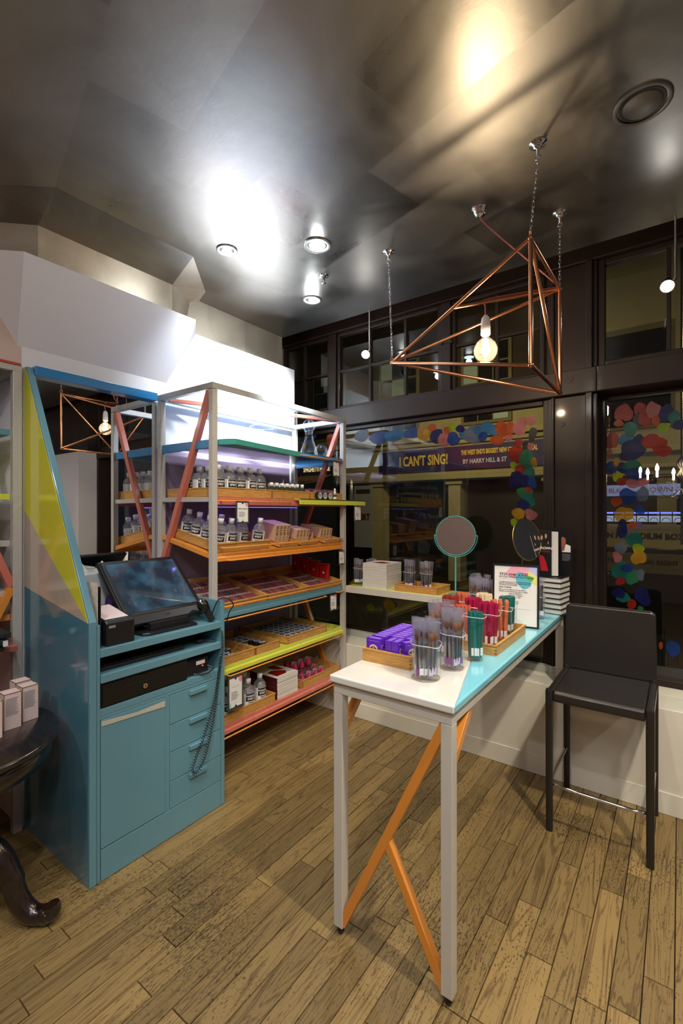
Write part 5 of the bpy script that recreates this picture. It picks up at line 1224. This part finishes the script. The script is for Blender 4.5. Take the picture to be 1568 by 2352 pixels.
brush_beaker(-.835, 1.86, TT, .045, .15, 9, 'behind the second one, left of the green glass', .10, 1.02, 3)
brush_beaker(-.665, 2.84, TT, .040, .13, 6, 'between the poster and the hardback stack', .03, 1.02, 4, [BP[3], BP[0]])
for i, (x, y, r, h, n, w_) in enumerate([(-1.02, 2.90, .05, .13, 9, 'at the left rear, with flaring sleeves'), (-.93, 2.68, .05, .135, 12, 'left behind the poster'), (-.86, 2.90, .05, .15, 12, 'rear behind the poster'), (-.83, 2.66, .048, .12, 10, 'close behind the poster'), (-.99, 2.74, .048, .125, 10, 'at the left side behind the green pencils')]):
    brush_beaker(x, y, TT, r, h, n, w_, .14 if i == 0 else .03, .95, 10 + i)
for i, (x, y, n, l_, w_) in enumerate([(-2.09, 3.10, 9, .02, 'on the window ledge beside the shelf post'), (-2.02, 3.20, 8, .10, 'on the ledge with flaring sleeves, left of paperbacks')]):
    brush_beaker(x, y, 1.0205, .040, .13, n, w_, l_, .85, 20 + i)
# tray on the ledge with two jars of brushes
tl = tray(-1.70, -1.36, 3.0, 3.22, 1.0205, 'beech tray with two brush jars on the window ledge', h=.045)
for i, (x, w_) in enumerate([(-1.635, 'left jar in the ledge tray'), (-1.50, 'right jar in the ledge tray')]):
    brush_beaker(x, 3.11, 1.0272, .045, .125, 11, w_, .04 + .05 * i, .9, 30 + i)
# coloured make-up pencils (flat hexagonal tubes)
def stick_proto(col, h=.165, r=.0092, n=6):
    t = thing('cosmetic_stick', (0, 0, 0), 'x', 'make-up stick')
    rawpart('tube', MB().cyl((0, 0, .002), (0, 0, h), r, n=n, smooth=False), t, mat('stick' + col, col, .3, coat=.4))
    rawpart('cap_tab', MB().box(-r * .7, r * .7, -r * .5, r * .5, h, h + .006), t, mat('stick' + col, col, .3))
    rawpart('barcode_tag', MB().box(-.006, .006, -r - .0006, -r + .0004, .012, .040), t, LABELW); return Proto(t)
tray(-.985, -.630, 1.985, 2.445, TT, 'long beech tray of coloured make-up sticks in beakers on the aqua table', h=.040)
SP = {k: stick_proto(v) for k, v in dict(crimson='#98123e', brown='#8c2c20', terracotta='#b85a40', orange='#c86a48', green='#16605a', beige='#d8c0a0').items()}
BK = [(-.700, 2.085, .050, .155, 'crimson', 14, 1.12, 'front right'), (-.815, 2.070, .042, .135, 'terracotta', 10, .98, 'front middle'), (-.925, 2.065, .042, .13, 'brown', 9, .95, 'front left'),
      (-.690, 2.235, .050, .150, 'orange', 8, 1.05, 'middle right'), (-.815, 2.215, .050, .150, 'crimson', 16, 1.05, 'in the centre'), (-.930, 2.215, .050, .150, 'brown', 13, 1.05, 'middle left'),
      (-.700, 2.375, .046, .14, 'green', 13, 1.03, 'rear right'), (-.815, 2.370, .050, .14, 'beige', 16, 1.05, 'rear middle'), (-.930, 2.370, .046, .14, 'terracotta', 12, 1.0, 'rear left')]
for i, (x, y, r, h, c_, n, sc, w_) in enumerate(BK):
    beaker(x, y, TT + .0065, r, h, 'glass beaker of %s make-up sticks, %s in the long tray' % (c_, w_))
    fill(SP[c_], x, y, TT + .0065, r, n, '%s make-up stick in the %s beaker of the long tray' % (c_, w_), '%s sticks, %s beaker' % (c_, w_), .04 if c_ != 'orange' else .12, .85, sc, 50 + i)
gx, gy = -.688, 1.888
t = beaker(gx, gy, TT, .044, .185, 'tall tapering glass tumbler of green make-up sticks on the aqua table', .78, False)
fill(SP['green'], gx, gy, TT, .034, 10, 'green make-up stick in the tall tumbler', 'green sticks in the tumbler', .03, .8, 1.12, 70)
# purple eye make-up cartons in a tray
tray(-1.062, -.838, 1.608, 1.955, TT, 'beech tray of purple eye make-up cartons on the white table', h=.048)
PUR = mat('purple_carton', '#5a22b0', .35, coat=.3); PUR2 = mat('purple_fade', '#9a6ab4', .35, coat=.3); FOILP = mat('lavender_print', '#c0a8e8', .4)
def pbox():
    t = thing('eye_carton', (0, 0, 0), 'x', 'carton'); a, b_, h = .0335, .014, .088
    rawpart('box', MB().box(-a, a, -b_, b_, 0, h), t, PUR)
    rawpart('lower_band', MB().box(-a - .0002, a + .0002, -b_ - .0002, b_ + .0002, .0005, .042), t, PUR2)
    sq = MB()
    for q in (-.004, .005): sq.tube([(-.026 + .0018 * i, q + .0018 * sin(i * 1.7), h + .0004) for i in range(30)], .0005, 4)
    sq.tube([(-.024 + .0018 * i, -b_ - .0004, .078 + .001 * sin(i * 1.9)) for i in range(27)], .0004, 4)
    rawpart('script_line', sq, t, FOILP)
    s = MB(); small_print(s, -.010, .010, .012, .062, 8, a + .0003, .0002); rawpart('small_print', s, t, FOILP)
    n = 14; e = MB(); e.poly([(.019 * cos(2 * pi * i / n), -b_ - .0004, .050 + .014 * sin(2 * pi * i / n)) for i in range(n)], (0, -.0002, 0)); ep = rawpart('eye_print', e, t, mat('eye_skin', '#d8b8a8', .5))
    e = MB(); e.poly([(-.015, -b_ - .0007, .048), (-.006, -b_ - .0007, .056), (.005, -b_ - .0007, .056), (.015, -b_ - .0007, .047), (.004, -b_ - .0007, .0445), (-.007, -b_ - .0007, .045)], (0, -.0002, 0)); rawpart('eyelid', e, ep, mat('eye_dark', '#2a1a28', .5))
    e = MB(); e.poly([(.0058 * cos(2 * pi * i / 10), -b_ - .0010, .050 + .0045 * sin(2 * pi * i / 10)) for i in range(10)], (0, -.0002, 0)); rawpart('iris', e, ep, mat('eye_iris', '#8aa08c', .4))
    return Proto(t)
PB = pbox(); TB = TT + .0066
row_ = ['front', 'second', 'third', 'fourth', 'fifth', 'sixth', 'seventh', 'eighth', 'ninth', 'rear']
for r in range(10):
    for c in range(3):
        if (r, c) in ((0, 0), (0, 1), (0, 2), (1, 1), (1, 2)): continue
        PB.put((-1.017 + c * .0685, 1.648 + r * .0292, TB), rnd.uniform(-.03, .03), 'purple eye carton in the tray, %s row, %s column' % (row_[r], ['left', 'middle', 'right'][c]), 'purple cartons in the tray')
for i, (x, l_) in enumerate([(-1.017, 'front left, eye picture facing out'), (-.948, 'turned sideways at the front middle')]):
    PB.put((x, [1.634, 1.655][i], TB), [0.02, R(90)][i], 'purple eye carton, ' + l_, 'purple cartons in the tray')
PB.put((-.918, 1.655, TB), R(90), 'purple eye carton, second sideways one at the front', 'purple cartons in the tray')
PB.put((-.873, 1.668, TB), R(62), 'purple eye carton askew at the front right corner of the tray', 'purple cartons in the tray')
# poster in black frame leaning on the table
ps = thing('framed_poster', (0, 0, 0), 'black framed prize-draw poster standing on the aqua table', 'poster')
W_, H_ = .236, .332
fb_ = MB().box(-W_ / 2, -W_ / 2 + .009, -.006, .006, 0, H_).box(W_ / 2 - .009, W_ / 2, -.006, .006, 0, H_).box(-W_ / 2 + .009, W_ / 2 - .009, -.006, .006, 0, .009).box(-W_ / 2 + .009, W_ / 2 - .009, -.006, .006, H_ - .009, H_)
rawpart('frame', fb_, ps, BLACK); rawpart('back_board', MB().box(-W_ / 2 + .005, W_ / 2 - .005, .001, .005, .005, H_ - .005), ps, BLACKM)
rawpart('strut', MB().beam((0, .007, .24), (0, .075, .002), .04, .003), ps, BLACKM)
pp = rawpart('print', MB().box(-W_ / 2 + .008, W_ / 2 - .008, -.002, .001, .008, H_ - .008), ps, mat('poster_paper', '#e2e0dc', .12, coat=.7))
def pblob(pts, m_, k): rawpart('colour_print', MB().poly([(x * W_ - W_ / 2, -.0021 - k * .0002, H_ - z * H_) for x, z in pts], (0, -.0002, 0)), pp, m_)
pblob([(.40, .03), (.78, .03), (.80, .14), (.70, .20), (.55, .22), (.42, .205), (.30, .18), (.28, .14), (.34, .09), (.38, .06)], mat('wash_pink', '#e0a0b4', .3), 0)
pblob([(.78, .03), (.955, .03), (.955, .17), (.86, .13), (.80, .10)], mat('wash_lilac', '#b8b8e8', .3), 1)
pblob([(.74, .12), (.82, .11), (.955, .19), (.955, .31), (.88, .29), (.78, .22)], mat('wash_yellow', '#d8d878', .3), 2)
pblob([(.54, .13), (.60, .12), (.66, .15), (.76, .22), (.84, .28), (.83, .33), (.76, .37), (.68, .39), (.60, .35), (.52, .28), (.50, .21)], mat('wash_blue', '#5ab0c4', .3), 3)
pblob([(.70, .16), (.84, .18), (.88, .20), (.86, .26), (.80, .26), (.74, .23)], mat('wash_green', '#5aa868', .3), 4)
def ptext(s_, x, z, sz, **k):
    o = text(s_, sz, k.pop('m', INK), (x * W_ - W_ / 2, -.0034, H_ - z * H_), FY, None, align='LEFT', **k); o.parent = pp
ptext('Win over £500', .135, .160, .0235, shear=.35); ptext('OF CULT MAKE-UP MUST HAVES', .14, .207, .0122)
for i, s_ in enumerate(['To celebrate the launch of our Make-Up Must Haves', 'collection, we\'re giving you the chance to win a set', 'of products worth over £500!']): ptext(s_, .14, .285 + i * .025, .0077)
ptext('HOW TO ENTER', .14, .375, .0085, bold=.0001)
for i, s_ in enumerate(['Share your own make-up must have with us!', 'Whether it\'s your favourite product, a valuable', 'tweet or Instagram it', '#musthave or email us', 'To in to be in with.', '', '#musthave now', '@libertylondon']): ptext(s_, .14 + (.22 if i > 1 else 0), .41 + i * .030, .0077)
rawpart('rule', MB().box(-.085, .078, -.0030, -.0028, H_ * (1 - .245), H_ * (1 - .245) + .0006).box(-.085, .078, -.0030, -.0028, H_ * .29, H_ * .29 + .0006), pp, GREYINK)
ps.location = (-.712, 2.560, TT); ps.rotation_euler = (R(-3), 0, R(7))
# round vanity mirrors
AQ = mat('aqua_metal', '#4fb0b0', .3, coat=.5); BRS = mat('brass', '#b8a060', .25, metal=1)
def vanity(x, y, zb, zc, r, rz, tilt, mrim, label, stem):
    t = thing('vanity_mirror', (0, 0, 0), label, 'mirror')
    Rm = Matrix.Rotation(tilt, 4, 'X')
    def tr(mb): mb.v = [tuple((Rm @ Vector(v)) + Vector((0, 0, zc - zb))) for v in mb.v]; return mb
    rawpart('rim', tr(MB().tube([(r * cos(2 * pi * i / 48), 0, r * sin(2 * pi * i / 48)) for i in range(48)], .0035, 8, closed=True)), t, mrim)
    g = MB(); n = 48; g.poly([((r - .002) * cos(2 * pi * i / n), .003, (r - .002) * sin(2 * pi * i / n)) for i in range(n)], (0, -.005, 0)); rawpart('glass', tr(g), t, MIRROR)
    if stem == 'fork':
        rawpart('fork', MB().tube([((r + .012) * cos(a), .004, zc - zb + (r + .012) * sin(a)) for a in [pi + .0 + pi * i / 20 for i in range(21)]], .003, 6), t, mrim)
        for s_ in (-1, 1): rawpart('pivot', MB().cyl((s_ * (r + .014), .004, zc - zb), (s_ * (r - .002), .004, zc - zb), .004, n=8), t, mrim)
        rawpart('stem', MB().cyl((0, .004, .006), (0, .004, zc - zb - r - .010), .0055, n=12), t, mrim)
    else:
        rawpart('stem', MB().cyl((.0, .09, .004), (.0, .012, zc - zb - .02), .0045, n=12).sphere((0, .012, zc - zb - .012), .009, 8), t, BRS)
    rawpart('foot', MB().lathe([(.0005, .0005), (.055, .0005), (.055, .004), (.01, .008), (.0005, .008)], (0, .004 if stem == 'fork' else .09, 0), 32), t, mrim)
    t.location = (x, y, zb); t.rotation_euler.z = rz; return t
vanity(-1.265, 3.09, 1.0205, 1.435, .137, R(12), 0, AQ, 'round aqua-rimmed vanity mirror standing on the window ledge', 'fork')
vanity(-.75, 2.95, TT, 1.432, .128, R(67), R(-10), BRS, 'round vanity mirror on a brass stem behind the poster', 'brass')
# glassware on the top shelf
GW = [(-2.42, 2.36, .085, .19, 'short wide clear beaker at the left on the top shelf'), (-2.36, 2.53, .092, .34, 'tall wide flared clear beaker on the top shelf')]
for (x, y, r, h, l_) in GW: beaker(x, y, 2.019, r, h, l_, .96)
fk = thing('flask', (-2.30, 2.66, 2.019), 'clear glass flask with a round stopper on top shelf', 'flask'); q = (-2.27, 2.70, 2.0185)
obj('glass_body', MB().lathe([(.0005, 0), (.066, 0), (.070, .006), (.060, .05), (.036, .12), (.026, .165), (.030, .19), (.034, .195)], q, 32), BEAK, fk); obj('stopper', MB().sphere((q[0], q[1], q[2] + .235), .048, 14), BEAK, fk)
fb2 = thing('glass_sphere', (-2.25, 2.82, 2.019), 'clear hollow glass ball right of the flask on the top shelf', 'glass ball')
obj('ball', MB().sphere((-2.25, 2.82, 2.0715), .052, 14), BEAK, fb2); obj('foot', MB().lathe([(.0005, .0002), (.02, .0002), (.018, .004), (.0005, .004)], (-2.25, 2.82, 2.0185), 20), BEAK, fb2)

# ================================================================== OUTSIDE: the street at night
sobj('ground', MB().box(-16, 10, 3.46, 16, -.25, -.15), mat('asphalt', '#1c1c1e', .5, var=.3, vscale=6))
STONE = mat('painted_stone', '#a69c74', .8, var=.12, vscale=1.5); STD = mat('dark_shopfront', '#17150f', .5); NAVYB = mat('banner_purple', '#2c1c60', .6)
WG = mat('facade_window', '#14181c', .15)
fc_ = thing('building', (-5, 11.3, -.15), 'pale stone theatre building across the street with a purple banner band', 'building')
obj('wall', MB().box(-13, 7, 11.2, 12, 3.55, 4.6), STONE, fc_); obj('unlit_storey', MB().box(-13, 7, 11.2, 12, 4.6, 9), mat('unlit_wall', '#3a2f26', .9, var=.2), fc_)  # upper storey coloured dark in place of the street light falling off
obj('cornice', MB().box(-13, 7, 10.95, 11.2, 3.42, 3.55).box(-13, 7, 11.05, 11.2, 3.30, 3.42), STONE, fc_, .02)
obj('cornice', MB().box(-13, 7, 11.0, 11.2, 2.42, 2.52).box(-13, 7, 11.08, 11.2, 2.52, 2.60), STONE, fc_, .02)
obj('fascia', MB().box(-13, 7, 11.12, 11.3, 2.60, 3.30), STONE, fc_)
obj('ground_floor', MB().box(-13, 7, 11.6, 11.8, -.15, 2.42), STD, fc_)
for x in (-9.2, -6.9, -4.6, -2.3, -.2, 2.4, 5.0):
    obj('pilaster', MB().box(x - .16, x + .16, 11.15, 11.6, -.15, 2.30).box(x - .22, x + .22, 11.1, 11.6, 2.30, 2.42), STONE, fc_, .01)
for i, x in enumerate((-11.0, -8.6, -6.2, -3.8, -1.4, 1.0, 3.4)):
    wd = obj('window', MB().box(x - .62, x + .62, 11.14, 11.22, 3.75, 5.75), mat('window_surround', '#6f6848', .7), fc_, .01)
    for a in range(3):
        for b_ in range(4): obj('pane', MB().box(x - .54 + a * .37, x - .20 + a * .37, 11.12, 11.145, 3.83 + b_ * .47, 4.26 + b_ * .47), WG if (a + b_ + i) % 5 else mat('lit_pane', '#8a9c8c', .5, emit=.10), wd)
bn = thing('banner', (-4.2, 11.0, 2.66), 'purple theatre banner with yellow capitals on the building opposite', 'banner')
obj('cloth', MB().box(-6.75, -1.75, 11.06, 11.10, 2.66, 3.24), NAVYB, bn)
YT = mat('banner_yellow', '#d8b43c', .5, emit=.12); WT = mat('banner_pale', '#c9c4d0', .5, emit=.1)
text('I CAN\'T SING!', .36, YT, (-5.42, 11.05, 2.93), FY, bn, bold=.010, sx=.62); text('THE WEST END\'S BIGGEST NEW COMEDY MUSICAL', .155, YT, (-3.48, 11.05, 3.06), FY, bn, bold=.007, sx=.50); text('BY HARRY HILL & ST', .15, WT, (-3.80, 11.05, 2.84), FY, bn, bold=.004, sx=.78)
rs = thing('restaurant', (-9.7, 10.9, -.15), 'dark restaurant front with a lit name sign beyond the shelving unit', 'shopfront')
obj('front', MB().box(-11.4, -8.2, 10.9, 11.05, -.15, 3.25), mat('dark_shopfront2', '#120e0c', .5), rs)
text('SPAGHETTI HOUSE', .20, mat('sign_lit', '#ffe6a8', .5, emit=1.1), (-8.86, 10.88, 2.885), FY, rs, sx=.60, bold=.003)
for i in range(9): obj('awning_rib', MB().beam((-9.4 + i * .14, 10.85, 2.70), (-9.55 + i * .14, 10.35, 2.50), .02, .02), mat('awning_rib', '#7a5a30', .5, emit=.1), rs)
obj('awning_edge', MB().tube([(-9.6 + i * .065, 10.35, 2.50 - .05 * sin(pi * i / 20)) for i in range(21)], .018, 6), MATS['awning_rib'], rs)
pt = thing('poster_case', (-6.5, 10.9, 1.2), 'tall pale poster with red lettering on the far pavement', 'poster')
obj('panel', MB().box(-7.55, -6.95, 11.0, 11.05, .6, 2.35), mat('poster_grey', '#8a8a84', .6, emit=.03), pt); text('FLIRT', .24, mat('poster_red', '#6a1c16', .5), (-7.25, 10.99, 1.45), FY, pt, sx=.8, bold=.012)
obj('heading_blocks', MB().box(-7.48, -7.02, 10.985, 10.995, 2.12, 2.24), mat('poster_ink', '#2a2622', .6), pt)
# box office front seen through the right window
bo = thing('box_office', (.6, 8, -.15), 'theatre box office front with lit canopy seen through the right window', 'shopfront')
obj('front', MB().box(-1.5, 4.5, 8.05, 8.3, -.15, 1.05), mat('box_office_dark', '#1a1a1a', .4), bo); obj('fascia', MB().box(-1.5, 4.5, 8.0, 8.05, 1.08, 1.42), mat('fascia_stone', '#a89a64', .7), bo)
text('LONDON PALLADIUM BOX OFFICE', .117, INK, (-.42, 7.99, 1.25), FY, bo, bold=.004, sx=.92)
obj('lower_fascia', MB().box(-1.5, 4.5, 7.98, 8.05, .72, 1.0), mat('fascia_low', '#6a6240', .7), bo)
text('TIP', .09, INK, (-.82, 7.97, .88), FY, bo, bold=.002); text('ON RIGHT', .09, INK, (-.22, 7.97, .88), FY, bo, bold=.002)
obj('canopy_light', MB().box(-1.5, 4.5, 7.90, 7.96, 1.575, 1.60), mat('canopy_blue', '#5a68ff', .4, emit=2.2), bo); obj('canopy_light', MB().box(-1.5, 4.5, 7.90, 7.96, 1.46, 1.545), mat('canopy_white', '#9aa8c8', .4, emit=.7), bo)
lc = MB()
for i in range(46):
    x = -1.9 + i * .14; lc.beam((x, 7.88, 1.44), (x, 7.88, 1.60), .012, .012); lc.tube([(x + .07 + .045 * cos(a), 7.88, 1.475 + .045 * sin(a)) for a in [pi * k / 8 for k in range(9)]], .005, 4)
lc = obj('iron_lacework', lc, BLACKM, bo); lc['kind'] = 'stuff'
obj('sign_panel', MB().box(-1.2, .6, 8.4, 8.45, 1.85, 2.02), mat('pale_sign', '#8a9ac0', .5, emit=.3), bo); text('BLK', .1, mat('sign_red', '#a83030', .5), (-.82, 8.39, 1.93), FY, bo); text('OWN', .11, MATS['sign_red'], (-.22, 8.39, 1.93), FY, bo)
obj('upper_wall', MB().box(-1.5, 5, 8.9, 9.1, 2.2, 7), STONE, bo); obj('moulding', MB().box(-1.5, 5, 8.78, 8.9, 2.55, 2.64).box(-1.5, 5, 8.82, 8.9, 2.30, 2.36), STONE, bo, .01)
for x in (-.55, 1.15): 
    wq = obj('window', MB().box(x - .5, x + .5, 8.86, 8.92, 2.95, 4.6), MATS['window_surround'], bo); obj('pane', MB().box(x - .44, x + .44, 8.84, 8.862, 3.0, 4.5), WG, wq)
ch = thing('chandelier', (-.08, 6.2, 3.0), 'crystal chandelier with candle bulbs standing in for a reflection in the right window', 'chandelier'); cx_, cy_ = .02, 6.2  # hung outside to imitate a chandelier reflected in the glass
CRY = glassmat('crystal', (.9, .92, .95), 3, 1.5)
obj('stem', MB().lathe([(.012, 1.25), (.012, 1.95), (.05, 2.0), (.012, 2.06), (.06, 2.12), (.012, 2.2), (.012, 4.5)], (cx_, cy_, 0), 14), STEEL, ch)
for i in range(8):
    a = 2 * pi * i / 8 + .2; ex, ey = cx_ + .38 * cos(a), cy_ + .38 * sin(a)
    ar = obj('arm', MB().tube(smooth_path([(cx_, cy_, 1.85), (cx_ + .15 * cos(a), cy_ + .15 * sin(a), 1.76), (cx_ + .32 * cos(a), cy_ + .32 * sin(a), 1.80), (ex, ey, 1.95)], 5), .008, 6).lathe([(.005, 0), (.05, .012), (.055, .02), (.01, .022)], (ex, ey, 1.95), 12), CRY, ch)
    obj('candle_bulb', MB().lathe([(.0005, 0), (.010, 0), (.010, .06), (.018, .08), (.014, .11), (.0005, .14)], (ex, ey, 1.97), 10), mat('candle_glow', '#ffe4b8', .4, emit=26), ar)
    dm = MB()
    for k in range(6): dm.sphere((cx_ + (.38 - k * .05) * cos(a), cy_ + (.38 - k * .05) * sin(a), 1.90 - .06 * sin(k * .7)), .011, 4)
    obj('bead_chain', dm, CRY, ar)
